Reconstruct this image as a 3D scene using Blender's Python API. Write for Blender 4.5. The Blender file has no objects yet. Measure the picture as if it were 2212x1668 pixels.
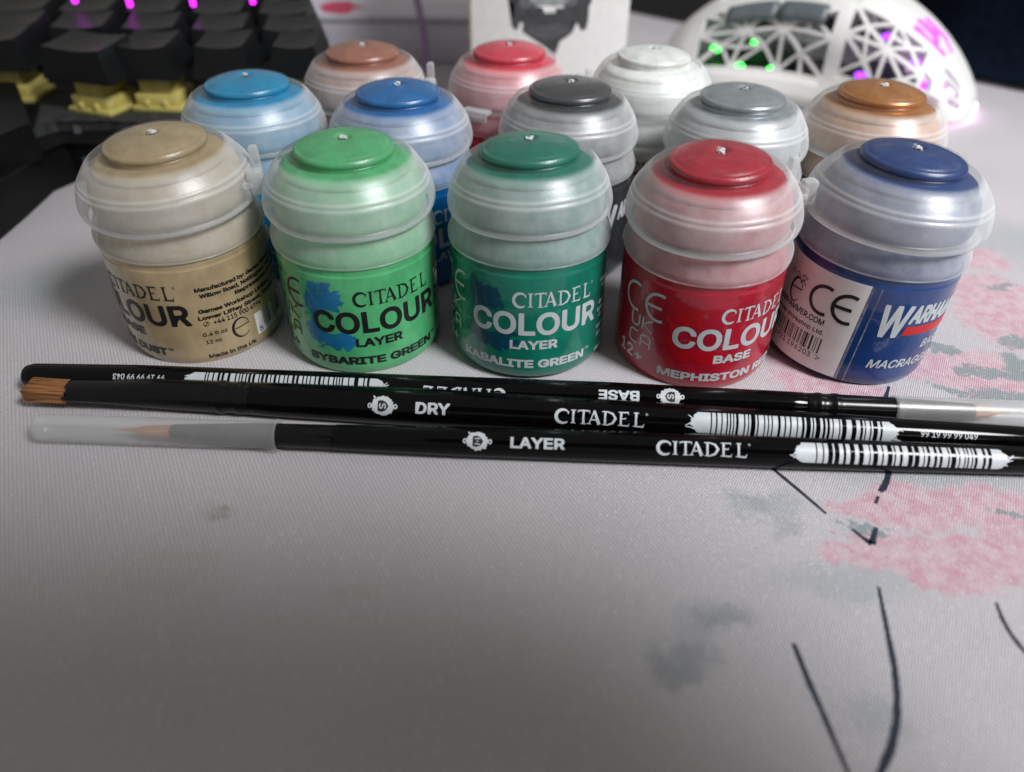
import bpy, bmesh, math, random
import numpy as np
from mathutils import Vector, Matrix
random.seed(7); rng = np.random.default_rng(7)
sc = bpy.context.scene
S = 0.001                                    # everything below is written in millimetres
PI = math.pi
# ------------------------------------------------------------------ camera
F, PITCH, ROLL, CH = 1618.06, 0.66455, 0.01361, 95.514
cd = bpy.data.cameras.new('camera'); cam = bpy.data.objects.new('camera', cd)
sc.collection.objects.link(cam); sc.camera = cam
cd.sensor_width = 36.0; cd.lens = F / 2212 * 36.0
cd.clip_start = 0.002; cd.clip_end = 10
cam.location = (0, 0, CH * S)
_f = Vector((0, math.cos(PITCH), -math.sin(PITCH))); _u = Vector((0, math.sin(PITCH), math.cos(PITCH))); _r = Vector((1, 0, 0))
_r2 = _r * math.cos(ROLL) + _u * math.sin(ROLL); _u2 = -_r * math.sin(ROLL) + _u * math.cos(ROLL)
cam.rotation_euler = Matrix((_r2, _u2, -_f)).transposed().to_euler()
cd.dof.use_dof = True; cd.dof.focus_distance = 0.152; cd.dof.aperture_fstop = 10.0; cd.dof.aperture_blades = 0

# ------------------------------------------------------------------ light
w = bpy.data.worlds.new('World'); sc.world = w; w.use_nodes = True
wb = w.node_tree.nodes['Background']; wb.inputs[0].default_value = (0.30, 0.285, 0.27, 1); wb.inputs[1].default_value = 0.90
def spot(name, loc, target, radius, power, col, size, blend):
    l = bpy.data.lights.new(name, 'SPOT'); l.energy = power; l.color = col; l.spot_size = math.radians(size); l.spot_blend = blend; l.shadow_soft_size = radius
    o = bpy.data.objects.new(name, l); sc.collection.objects.link(o); o.location = Vector(loc)
    o.rotation_euler = (Vector(target) - Vector(loc)).to_track_quat('-Z', 'Y').to_euler(); return o
spot('window_light', (0.61, -0.26, 0.76), (0.14, 0.20, 0.0), 0.17, 70.0, (0.97, 0.97, 1.0), 40, 1.0)
sc.view_settings.view_transform = 'Standard'; sc.view_settings.look = 'None'
sc.view_settings.exposure = 0.0; sc.view_settings.gamma = 1.0
sc.render.engine = 'CYCLES'
sc.cycles.use_denoising = True
sc.cycles.max_bounces = 12; sc.cycles.transparent_max_bounces = 24; sc.cycles.transmission_bounces = 8
sc.cycles.caustics_refractive = False; sc.cycles.caustics_reflective = False
sc.cycles.sample_clamp_indirect = 4.0

def at(px, py, z=0.0):                        # where the ray through a photo pixel (2212 wide) meets the level z
    d = _f + _r2 * ((px - 1106) / F) - _u2 * ((py - 834) / F)
    t = (z - CH) / d.z
    return Vector((t * d.x, t * d.y, z))
def aty(px, py, Y):
    d = _f + _r2 * ((px - 1106) / F) - _u2 * ((py - 834) / F)
    t = Y / d.y
    return Vector((t * d.x, Y, CH + t * d.z))

# ------------------------------------------------------------------ materials
class NT:
    def __init__(s, name):
        s.m = bpy.data.materials.new(name); s.m.use_nodes = True
        s.t = s.m.node_tree; s.N = s.t.nodes; s.L = s.t.links
        s.p = s.N['Principled BSDF']; s.out = s.N['Material Output']
    def n(s, t, **kw):
        o = s.N.new(t)
        for k, v in kw.items(): setattr(o, k, v)
        return o
    def link(s, a, b): s.L.new(a, b)
    def put(s, sock, v):
        if isinstance(v, bpy.types.NodeSocket): s.L.new(v, sock)
        elif isinstance(v, (tuple, list)) and len(v) == 3 and sock.type == 'RGBA': sock.default_value = (*v, 1)
        else: sock.default_value = v
    def math(s, op, a, b=0.0, c=None):
        o = s.n('ShaderNodeMath', operation=op); s.put(o.inputs[0], a); s.put(o.inputs[1], b)
        if c is not None: s.put(o.inputs[2], c)
        return o.outputs[0]
    def vmath(s, op, a, b=(0, 0, 0)):
        o = s.n('ShaderNodeVectorMath', operation=op); s.put(o.inputs[0], a)
        if op == 'SCALE': s.put(o.inputs['Scale'], b)
        elif op != 'LENGTH': s.put(o.inputs[1], b)
        return o.outputs['Value'] if op == 'LENGTH' else o.outputs[0]
    def mix(s, f, a, b):
        o = s.n('ShaderNodeMix', data_type='RGBA'); s.put(o.inputs[0], f); s.put(o.inputs[6], a); s.put(o.inputs[7], b); return o.outputs[2]
    def noise(s, vec, scale, detail=3.0, rough=0.5):
        o = s.n('ShaderNodeTexNoise'); s.put(o.inputs['Vector'], vec); o.inputs['Scale'].default_value = scale
        o.inputs['Detail'].default_value = detail; o.inputs['Roughness'].default_value = rough; return o
    def ramp(s, v, lo, hi, a=0.0, b=1.0, smooth=True):
        o = s.n('ShaderNodeMapRange'); o.interpolation_type = 'SMOOTHSTEP' if smooth else 'LINEAR'
        s.put(o.inputs[0], v); o.inputs[1].default_value = lo; o.inputs[2].default_value = hi; s.put(o.inputs[3], a); s.put(o.inputs[4], b)
        return o.outputs[0]
    def obj(s):                                # object coordinates in millimetres
        t = s.n('ShaderNodeTexCoord'); return s.vmath('SCALE', t.outputs['Object'], 1000.0)
    def bump(s, h, dist, strength=1.0):
        o = s.n('ShaderNodeBump'); o.inputs['Strength'].default_value = strength; o.inputs['Distance'].default_value = dist * S
        s.put(o.inputs['Height'], h); return o.outputs[0]
    def set(s, **kw):
        for k, v in kw.items(): s.put(s.p.inputs[k.replace('_', ' ')], v)
        return s.m

def plain(name, col, rough=0.5, var=0.08, grain=0.0, gscale=1.5, **kw):
    t = NT(name); v = t.obj(); n = t.noise(v, 0.35, 4.0)
    k = t.ramp(n.outputs[0], 0.3, 0.7, 1 - var, 1 + var)
    c = t.vmath('SCALE', t.vmath('MULTIPLY', (1, 1, 1), col), k)
    t.set(Base_Color=c, Roughness=rough, **kw)
    if grain: t.put(t.p.inputs['Normal'], t.bump(t.noise(v, gscale, 3.0).outputs[0], grain))
    return t.m

def paint_mat(name, col, metal=0.0):          # wet-looking colour behind the clear wall of a jar
    t = NT(name); v = t.obj()
    n = t.noise(v, 0.16, 3.0); n2 = t.noise(t.vmath('MULTIPLY', v, (1, 1, .35)), 0.5, 5.0, .6)
    k = t.ramp(n.outputs[0], 0.3, 0.7, 0.86, 1.12)
    k = t.math('MULTIPLY', k, t.ramp(n2.outputs[0], .35, .7, .94, 1.06))
    c = t.vmath('SCALE', t.vmath('MULTIPLY', (1, 1, 1), col), k)
    t.set(Base_Color=c, Roughness=0.32, Coat_Weight=1.0, Coat_Roughness=0.06, Coat_IOR=1.45, Specular_IOR_Level=.35)
    if metal: t.set(Metallic=metal)
    t.put(t.p.inputs['Coat Normal'], t.bump(t.noise(v, .25, 2.).outputs[0], 0.25))
    return t.m

def smear_mat(name, col, lo, hi, white=(.82, .84, .84), metal=0.0):   # paint smeared on the inside of frosted plastic
    t = NT(name); v = t.obj()
    n = t.noise(v, 0.16, 4.0, .55); n2 = t.noise(v, 1.2, 3.0)
    k = t.math('ADD', t.math('MULTIPLY', n.outputs[0], .75), t.math('MULTIPLY', n2.outputs[0], .25))
    f = t.ramp(k, .36, .64, lo, hi)
    t.set(Base_Color=t.mix(f, white, col), Roughness=.5)
    if metal: t.set(Metallic=metal)
    return t.m

def frost_mat(name, lo, hi, window=None, tint=(.88, .90, .90), ribs=()):      # milky polypropylene, clearer where paint sticks behind it
    t = NT(name); v = t.obj()
    n = t.noise(v, 0.28, 5.0, .6)
    f = t.ramp(n.outputs[0], .30, .70, lo, hi)
    lw = t.n('ShaderNodeLayerWeight'); lw.inputs[0].default_value = .35
    f = t.math('ADD', f, t.math('MULTIPLY', t.math('POWER', lw.outputs['Facing'], 2.0), .60))
    sx = t.n('ShaderNodeSeparateXYZ'); t.link(v, sx.inputs[0])
    for z0, wd, amp in ribs:                     # the plastic is thicker, so milkier, along its ribs and rims
        d = t.math('DIVIDE', t.math('SUBTRACT', sx.outputs[2], z0), wd)
        f = t.math('ADD', f, t.math('MULTIPLY', t.math('POWER', 2.718, t.math('MULTIPLY', t.math('MULTIPLY', d, d), -1.0)), amp))
    if window:
        r = t.math('SQRT', t.math('ADD', t.math('MULTIPLY', sx.outputs[0], sx.outputs[0]), t.math('MULTIPLY', sx.outputs[1], sx.outputs[1])))
        r = t.math('ADD', r, t.math('MULTIPLY', t.noise(v, .5, 2.).outputs[0], .25))
        neck = t.ramp(r, 12.2, 13.2, 0.08, 1.0)
        sc_ = t.noise(t.vmath('MULTIPLY', v, (1, .35, 1)), .55, 6.0, .7)
        disc = t.ramp(r, 9.78, 10.0, t.ramp(sc_.outputs[0], .38, .74, window * .55, window * 3.2), 1.0)
        f = t.math('MULTIPLY', f, t.math('MULTIPLY', neck, disc))
        f = t.math('ADD', f, t.math('MULTIPLY', t.ramp(r, 9.9, 9.6, 0, 1), t.ramp(sc_.outputs[0], .50, .80, .01, .07)))
    f = t.math('MINIMUM', f, .95)
    fine = t.noise(v, 5.0, 2.)
    nrm = t.bump(fine.outputs[0], .035)
    t.set(Base_Color=tint, Roughness=.36, Specular_IOR_Level=.6, Normal=nrm)
    tr = t.n('ShaderNodeBsdfTranslucent'); t.put(tr.inputs[0], tint)
    milk = t.n('ShaderNodeMixShader'); milk.inputs[0].default_value = .25; t.link(t.p.outputs[0], milk.inputs[1]); t.link(tr.outputs[0], milk.inputs[2])
    gl = t.n('ShaderNodeBsdfGlossy'); gl.inputs['Roughness'].default_value = .30; t.link(nrm, gl.inputs['Normal'])
    tp = t.n('ShaderNodeBsdfTransparent'); tp.inputs[0].default_value = (.94, .95, .95, 1)
    thru = t.n('ShaderNodeMixShader'); thru.inputs[0].default_value = .075; t.link(tp.outputs[0], thru.inputs[1]); t.link(gl.outputs[0], thru.inputs[2])
    mx = t.n('ShaderNodeMixShader'); t.put(mx.inputs[0], f); t.link(thru.outputs[0], mx.inputs[1]); t.link(milk.outputs[0], mx.inputs[2])
    t.link(mx.outputs[0], t.out.inputs[0])
    return t.m

def emit_mat(name, col, strength):
    t = NT(name); t.set(Base_Color=col, Emission_Color=col, Emission_Strength=strength); return t.m

M_LID = frost_mat('frosted_lid', .21, .29, window=.18, ribs=((38.0, .30, .26), (37.0, .30, .26), (31.2, .55, .40), (40.7, .5, .10)))
M_LIDC = frost_mat('frosted_lid_clear', .30, .40)
M_COLLAR = frost_mat('frosted_collar', .17, .27, ribs=((25.4, .38, .5),))
M_TUBE = frost_mat('frosted_tube', .24, .27, tint=(.86, .87, .86))
M_CLEAR = frost_mat('clear_tab', .24, .40)
M_INK = plain('black_ink', (.012, .012, .014), .38, .2)
M_WINK = plain('white_ink', (.50, .54, .56), .42, .06)
M_BLACK = plain('black_lacquer', (.0016, .0016, .0019), .09, .2, Specular_IOR_Level=.22)
M_FERRULE = plain('black_ferrule', (.0035, .0035, .004), .22, .2, Specular_IOR_Level=.3)
M_PLASTIC = plain('black_plastic', (.004, .0042, .0048), .5, .2, grain=.05, gscale=4., Specular_IOR_Level=.25)
M_CAP = plain('keycap_plastic', (.008, .0092, .010), .36, .12, grain=.04, gscale=5., Specular_IOR_Level=.28)
M_PLATE = plain('dusty_plate', (.028, .030, .030), .7, .4, grain=.05, gscale=3.)
M_YELLOW = plain('yellow_switch', (.60, .52, .16), .35, .1)
M_SHELL = plain('white_shell', (.72, .72, .70), .45, .03)
M_DARKBOARD = plain('circuit_board', (.02, .025, .024), .5, .3)
M_CARD = plain('white_card', (.80, .80, .78), .6, .03)
M_CARDEDGE = plain('raw_card_edge', (.30, .24, .15), .8, .1)
M_NAVY = plain('navy_cloth', (.002, .0055, .015), .9, .5, grain=.4, gscale=.8, Specular_IOR_Level=.1)
M_DESK = plain('dark_desk', (.002, .002, .0025), .6, .2, Specular_IOR_Level=.12)
M_NUB = plain('sprue_plastic', (.55, .57, .57), .55, .1, grain=.2, gscale=2.)

# ------------------------------------------------------------------ mesh helpers
def mesh_obj(name, verts, faces, mat, parent=None, smooth=True, mats=None, fmat=None, angle=40):
    me = bpy.data.meshes.new(name)
    me.from_pydata([Vector(v) * S for v in verts], [], faces)
    for m in (mats or [mat]): me.materials.append(m)
    if fmat is not None: me.polygons.foreach_set('material_index', fmat)
    if smooth:
        me.polygons.foreach_set('use_smooth', [True] * len(me.polygons))
        me.set_sharp_from_angle(angle=math.radians(angle))
    me.update()
    o = bpy.data.objects.new(name, me); sc.collection.objects.link(o)
    if parent: o.parent = parent
    return o
def bm_obj(name, bm, mat, parent=None, smooth=True, angle=40):
    bmesh.ops.recalc_face_normals(bm, faces=bm.faces)
    v = [tuple(x.co) for x in bm.verts]
    bm.verts.index_update(); f = [[x.index for x in q.verts] for q in bm.faces]; bm.free()
    return mesh_obj(name, v, f, mat, parent, smooth, angle=angle)
def thing(name, label, cat, loc=(0, 0, 0), group=None):
    o = bpy.data.objects.new(name, None); sc.collection.objects.link(o); o.empty_display_size = .005
    o.location = Vector(loc) * S; o['label'] = label; o['category'] = cat
    if group: o['group'] = group
    return o
def tag(o, label=None, cat=None, group=None, kind=None):
    for k, v in (('label', label), ('category', cat), ('group', group), ('kind', kind)):
        if v: o[k] = v
    return o
def lathe(prof, seg=96, closed_top=False):
    """profile of (r, z) from the top down; r=0 makes a pole"""
    V, Fc, rows = [], [], []
    for r, z in prof:
        if r < 1e-6: rows.append([len(V)]); V.append((0, 0, z))
        else:
            rows.append(list(range(len(V), len(V) + seg)))
            V += [(r * math.cos(2 * PI * i / seg), r * math.sin(2 * PI * i / seg), z) for i in range(seg)]
    for a, b in zip(rows, rows[1:]):
        for i in range(seg):
            j = (i + 1) % seg
            if len(a) == 1: Fc.append((a[0], b[i], b[j]))
            elif len(b) == 1: Fc.append((a[i], b[0], a[j]))
            else: Fc.append((a[i], b[i], b[j], a[j]))
    return V, Fc
def rounded(prof, rad, n=3):
    """round the inner corners of a profile"""
    out = [prof[0]]
    for p, q, r in zip(prof, prof[1:], prof[2:]):
        p, q, r = Vector(p), Vector(q), Vector(r)
        d1, d2 = (p - q), (r - q); k = min(rad, d1.length * .45, d2.length * .45)
        a, b = q + d1.normalized() * k, q + d2.normalized() * k
        for i in range(n + 1):
            t = i / n; out.append(tuple(a * (1 - t) ** 2 + q * 2 * t * (1 - t) + b * t * t))
    out.append(prof[-1]); return out
def box_bm(bm, x0, x1, y0, y1, z0, z1, bev=0.0, mtx=None, seg=2):
    r = bmesh.ops.create_cube(bm, size=1.0); vs = r['verts']
    for v in vs: v.co = Vector((x0 + (v.co.x + .5) * (x1 - x0), y0 + (v.co.y + .5) * (y1 - y0), z0 + (v.co.z + .5) * (z1 - z0)))
    if mtx is not None:
        for v in vs: v.co = mtx @ v.co
    if bev:
        es = {e for v in vs for e in v.link_edges}
        bmesh.ops.bevel(bm, geom=list(es), offset=bev, segments=seg, profile=.5, affect='EDGES')
def prism_bm(bm, pts, z0, z1, bev=0.0):
    bo = [bm.verts.new((x, y, z0)) for x, y in pts]; tp = [bm.verts.new((x, y, z1)) for x, y in pts]
    n = len(pts); fs = [bm.faces.new(bo[::-1]), bm.faces.new(tp)]
    for i in range(n): fs.append(bm.faces.new((bo[i], bo[(i + 1) % n], tp[(i + 1) % n], tp[i])))
    if bev:
        es = list(fs[1].edges)
        bmesh.ops.bevel(bm, geom=es, offset=bev, segments=3, profile=.5, affect='EDGES')
def stroke(pts, widths, z=0.0):
    """a ribbon along 2D points; returns verts (2D) and quads"""
    V, Q = [], []
    n = len(pts); P = [Vector(p) for p in pts]
    if not isinstance(widths, (list, tuple)): widths = [widths] * n
    for i in range(n):
        d = (P[min(i + 1, n - 1)] - P[max(i - 1, 0)])
        d = d.normalized() if d.length > 1e-9 else Vector((1, 0))
        nn = Vector((-d.y, d.x)) * widths[i] / 2
        V += [P[i] + nn, P[i] - nn]
    for i in range(n - 1): Q.append((2 * i, 2 * i + 1, 2 * i + 3, 2 * i + 2))
    return [(v.x, v.y) for v in V], Q
def arc(cx, cy, rx, ry, a0, a1, n=14):
    return [(cx + rx * math.cos(math.radians(a0 + (a1 - a0) * i / n)), cy + ry * math.sin(math.radians(a0 + (a1 - a0) * i / n))) for i in range(n + 1)]

class Print:
    """flat print collected as 2D polygons, then laid on a curved wall"""
    def __init__(s): s.V, s.F, s.H, s.k = [], [], [], 0
    def add(s, V, Fc, layer=0):
        s.k += 1; b = len(s.V); h = .05 + layer * .03 + (s.k % 9) * .002
        s.V += list(V); s.H += [h] * len(V); s.F += [tuple(b + i for i in f) for f in Fc]
    def rect(s, x0, y0, x1, y1, layer=0, n=1):
        n = max(1, int(abs(x1 - x0) / .9)); V, Fc = [], []
        for i in range(n + 1):
            x = x0 + (x1 - x0) * i / n; V += [(x, y0), (x, y1)]
        for i in range(n): Fc.append((2 * i, 2 * i + 2, 2 * i + 3, 2 * i + 1))
        s.add(V, Fc, layer)
    def build(s, name, mat, parent, fn, metric=(1.0, .12), step=.8):
        if not s.V: return None
        A = np.array(s.V, float); H = np.array(s.H, float)
        T = np.array([(f[0], f[i], f[i + 1]) for f in s.F for i in range(1, len(f) - 1)], int)
        X = A[T]; Hh = H[T[:, 0]]; m = np.array(metric); done = []
        while len(X):                            # halve the longest edge until the print can follow the wall
            E = np.stack([np.linalg.norm((X[:, (k + 1) % 3] - X[:, k]) * m, axis=1) for k in range(3)], 1); k = E.argmax(1); big = E.max(1) > step
            done.append((X[~big], Hh[~big])); X, Hh, k = X[big], Hh[big], k[big]
            if not len(X): break
            r = np.arange(len(X)); a, b, c = X[r, k], X[r, (k + 1) % 3], X[r, (k + 2) % 3]; q = (a + b) / 2
            X = np.concatenate([np.stack([a, q, c], 1), np.stack([q, b, c], 1)]); Hh = np.concatenate([Hh, Hh])
        X = np.concatenate([d[0] for d in done]); Hh = np.concatenate([d[1] for d in done])
        V = [fn(u, v, h) for (u, v), h in zip(X.reshape(-1, 2).tolist(), np.repeat(Hh, 3).tolist())]
        return mesh_obj(name, V, [(3 * i, 3 * i + 1, 3 * i + 2) for i in range(len(X))], mat, parent, smooth=False)

_fonts = {}
def font(name):
    if name not in _fonts:
        try: _fonts[name] = bpy.data.fonts.load(bpy.utils.system_resource('DATAFILES', path='fonts') + '/' + name)
        except Exception: _fonts[name] = None
    return _fonts[name]
_txt = {}
def text2d(body, bold=0.0, shear=0.0, fnt='Inter.woff2'):
    key = (body, bold, shear, fnt)
    if key in _txt: return _txt[key]
    cu = bpy.data.curves.new('lettering', 'FONT'); cu.body = body; cu.size = 1.0; cu.shear = shear; cu.resolution_u = 4
    f = font(fnt)
    if f: cu.font = f
    ob = bpy.data.objects.new('lettering', cu); me = ob.to_mesh()
    V = [(v.co.x, v.co.y) for v in me.vertices]; Fc = [tuple(p.vertices) for p in me.polygons]
    if bold:                                    # fatten: a ribbon along every outline edge
        cnt = {}
        for f_ in Fc:
            for a_, b_ in zip(f_, f_[1:] + f_[:1]): k_ = (min(a_, b_), max(a_, b_)); cnt[k_] = cnt.get(k_, 0) + 1
        for (a_, b_), c_ in cnt.items():
            if c_ != 1: continue
            p_, q_ = Vector(V[a_]), Vector(V[b_]); d_ = q_ - p_
            if d_.length < 1e-6: continue
            d_ = d_.normalized() * bold; n_ = Vector((-d_.y, d_.x)); o_ = len(V)
            V += [tuple(p_ - d_ * .6 + n_), tuple(p_ - d_ * .6 - n_), tuple(q_ + d_ * .6 - n_), tuple(q_ + d_ * .6 + n_)]; Fc.append((o_, o_ + 1, o_ + 2, o_ + 3))
    ob.to_mesh_clear(); bpy.data.objects.remove(ob); bpy.data.curves.remove(cu)
    _txt[key] = (V, Fc); return V, Fc
def put_text(P, body, x0, x1, y0, y1, bold=0.02, shear=0.0, step=0.0, caps=True, flip=False, fnt='Inter.woff2', rot=0.0, layer=0):
    V, Fc = text2d(body, bold, shear, fnt)
    if not V: return
    a, b = min(v[0] for v in V), max(v[0] for v in V)
    if caps: c, d = min(v[1] for v in V), max(v[1] for v in V)
    else: c, d = 0.0, 0.73
    V = [(x0 + (x - a) / (b - a) * (x1 - x0), y0 + (y - c) / (d - c) * (y1 - y0)) for x, y in V]
    if flip:
        V = [(x0 + x1 - x, y0 + y1 - y) for x, y in V]
    if rot:
        cx, cy = (x0 + x1) / 2, (y0 + y1) / 2; cr, sr = math.cos(rot), math.sin(rot)
        V = [(cx + (x - cx) * cr - (y - cy) * sr, cy + (x - cx) * sr + (y - cy) * cr) for x, y in V]
    P.add(V, Fc, layer)

# the old-style serif wordmark, drawn stroke by stroke in a 7.6 x 1 box
def wordmark():
    L = []
    def s(p, wd): L.append(stroke(p, wd))
    def serif(x, y, w_, up): s([(x - w_ / 2, y), (x, y - .03 * up), (x + w_ / 2, y)], [.05, .10, .05])
    c = arc(.62, .48, .56, .50, 48, 312, 18); s(c, [.06] + [.10 + .16 * math.sin(PI * i / 18) for i in range(1, 18)] + [.04])
    s([(.99, .86), (1.03, .66)], [.16, .03])
    s([(1.42, 1.0), (1.40, .5), (1.42, 0)], [.20, .15, .20]); serif(1.42, .99, .42, 1); serif(1.42, .01, .40, -1)
    s([(2.22, 1.0), (2.20, .5), (2.22, -.04)], [.17, .15, .22]); s([(1.76, .82), (1.80, .96), (2.22, .99), (2.68, .97), (2.70, .80)], [.05, .10, .11, .10, .04])
    serif(2.22, -.02, .42, -1)
    s([(2.66, 0), (3.06, 1.02)], [.08, .10]); s([(3.04, 1.02), (3.46, -.03)], [.16, .26]); s([(2.80, .33), (3.28, .33)], .08); serif(2.66, .0, .34, -1)
    s([(3.92, 1.0), (3.90, .5), (3.92, -.02)], [.18, .15, .18]); s([(3.66, .98), (4.1, .98), (4.5, .84), (4.72, .5), (4.5, .14), (4.1, -.02), (3.70, 0)], [.07, .10, .16, .22, .17, .10, .06])
    s([(5.16, 1.02), (5.14, .5), (5.16, -.02)], [.18, .15, .18]); s([(4.94, .99), (5.4, .98), (5.72, 1.0), (5.72, .82)], [.06, .10, .11, .03])
    s([(5.16, .52), (5.5, .52), (5.54, .62)], [.08, .08, .03]); s([(4.94, .0), (5.4, .0), (5.74, -.02), (5.80, .18)], [.06, .10, .12, .03])
    s([(6.34, 1.04), (6.32, .5), (6.34, -.04)], [.19, .15, .20]); serif(6.34, 1.0, .42, 1); s([(6.12, .0), (6.5, -.02), (6.9, -.03), (6.96, .22)], [.06, .11, .15, .03])
    s(arc(7.15, .92, .07, .07, 0, 360, 10), .035)
    return L
WM = wordmark()
def put_wordmark(P, x0, x1, y0, y1, flip=False, layer=0):
    for V, Q in WM:
        W = [(x0 + (x - .02) / 7.2 * (x1 - x0), y0 + y * (y1 - y0)) for x, y in V]
        if flip: W = [(x0 + x1 - x, y0 + y1 - y) for x, y in W]
        P.add(W, Q, layer)
def put_ce(P, xc, xe, yc, r, wd):
    P.add(*stroke(arc(xc, yc, r, r, 68, 292, 16), wd)); P.add(*stroke(arc(xe, yc, r, r, 68, 292, 16), wd))
    P.add(*stroke([(xe - r, yc), (xe + r * .22, yc)], wd))
def put_lines(P, lines, wd):
    for l in lines: P.add(*stroke(l, wd))
def put_barcode(P, x0, x1, y0, y1, seed, dark=True, n=46):
    r = random.Random(seed); x = x0; u = (x1 - x0) / n / 2
    while x < x1 - u:
        a = u * r.choice((1, 1, 2, 2, 3)); P.rect(x, y0, min(x + a, x1), y1); x += a + u * r.choice((1, 1, 2, 3))

# ------------------------------------------------------------------ the pot
LID_PROF = [(0, 44.7), (.9, 44.72), (1.25, 45.0), (1.6, 45.32), (2.1, 45.36), (4, 45.18), (6.4, 44.72), (8.0, 44.2), (8.4, 43.95), (8.65, 43.72), (8.85, 43.78), (9.25, 43.78), (9.62, 43.4), (9.74, 42.7), (9.66, 42.35), (9.42, 42.15), (9.6, 42.0),
            (10.3, 42.3), (11.2, 42.2), (12.1, 41.85), (13.0, 41.15), (13.8, 40.2), (14.5, 39.15), (15.0, 38.3), (15.2, 38.08), (15.3, 37.8), (15.42, 37.4), (15.66, 37.2), (15.78, 36.9), (15.85, 36.5), (16.2, 35.5), (16.48, 34.4), (16.62, 33.5), (16.6, 32.8), (16.42, 32.0), (16.1, 31.35), (15.75, 30.95), (15.45, 31.05), (15.35, 31.8)]
LID_PROF = rounded(LID_PROF, .3, 2)
CORE_PROF = rounded([(0, 44.4), (.9, 44.42), (1.6, 44.95), (2.1, 45.05), (4, 44.85), (6.4, 44.4), (8.0, 43.9), (8.7, 43.5), (9.3, 43.4), (9.58, 43.0), (9.6, 42.6), (9.3, 42.1), (9.2, 41.3), (10.4, 41.1), (11.5, 40.8), (12.5, 40.2), (12.8, 39.7), (12.7, 39.3)], .15, 2)
PLUG_PROF = rounded([(12.7, 39.3), (13.5, 38.5), (14.2, 37.4), (14.8, 35.5), (15.0, 32.6), (14.6, 31.2), (13.0, 30.8), (0, 30.8)], .4, 2)
COLLAR_PROF = rounded([(12.0, 32.2), (14.2, 32.1), (14.9, 31.5), (15.35, 30.3), (16.1, 28.5), (16.72, 26.9), (16.66, 25.8), (16.42, 25.2), (15.9, 25.15)], .25, 2)
NECKFILL_PROF = [(11.5, 31.4), (13.9, 31.2), (14.6, 30.0), (15.5, 27.6), (15.8, 25.6)]
BODY_PROF = rounded([(15.3, 25.6), (16.0, 25.3), (16.12, 24.9), (16.12, 23.9), (16.3, 23.5), (16.45, 15.0), (16.6, 6.0), (16.55, 2.4), (16.0, .7), (15.0, .05), (12.5, .0), (12.0, .6), (0, .6)], .5, 3)
def body_r(z):
    return float(np.interp(z, [2.4, 6, 15, 23.5], [16.55, 16.6, 16.45, 16.3]))
def wall(a0):                                   # print laid on the jar wall, s mm to the right of angle a0
    def fn(s, z, h):
        r = body_r(z) + h; a = a0 + s / 16.5
        return (r * math.sin(a), -r * math.cos(a), z)
    return fn
_share = {}
def shared(key, name, maker, mat, parent):
    if key not in _share:
        V, Fc = maker(); o = mesh_obj(name, V, Fc, mat, parent, angle=50); _share[key] = o.data; return o
    o = bpy.data.objects.new(name, _share[key].copy() if mat else _share[key]); sc.collection.objects.link(o); o.parent = parent
    o.data.materials.clear(); o.data.materials.append(mat); return o

def tab_mesh(parent, ang, kind):                # the little clear hinge flap beside the lid
    bm = bmesh.new()
    if kind == 'open':
        box_bm(bm, -4.0, 4.0, -.6, 1.6, 34.4, 35.6, .35)
        box_bm(bm, 1.6, 3.6, .3, 2.0, 34.6, 40.6, .5)
        box_bm(bm, -3.8, -1.2, .6, 3.6, 33.0, 38.0, .6)
        box_bm(bm, -3.6, 3.4, 1.0, 1.9, 32.4, 36.4, .3)
    else:
        box_bm(bm, -3.6, 3.6, -.5, 2.4, 31.6, 32.7, .35)
        box_bm(bm, -3.4, 3.4, 1.6, 2.6, 30.0, 31.5, .3)
    mt = Matrix.Rotation(ang, 4, 'Z') @ Matrix.Translation((0, -16.3, 0)) @ Matrix.Scale(-1, 4, (0, 1, 0))
    for v in bm.verts: v.co = mt @ v.co
    return bm_obj('hinge_tab', bm, M_CLEAR, parent)
def nub_mesh(parent, seed):
    r = random.Random(seed); bm = bmesh.new()
    bmesh.ops.create_icosphere(bm, subdivisions=2, radius=.72)
    for v in bm.verts: v.co = Vector((v.co.x * 1.15, v.co.y * .9, v.co.z * .6)) * (1 + r.uniform(-.42, .42)) + Vector((r.uniform(-.3, .3), r.uniform(-.3, .3), 44.9))
    return bm_obj('sprue_nub', bm, M_NUB, parent, angle=25)

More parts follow.
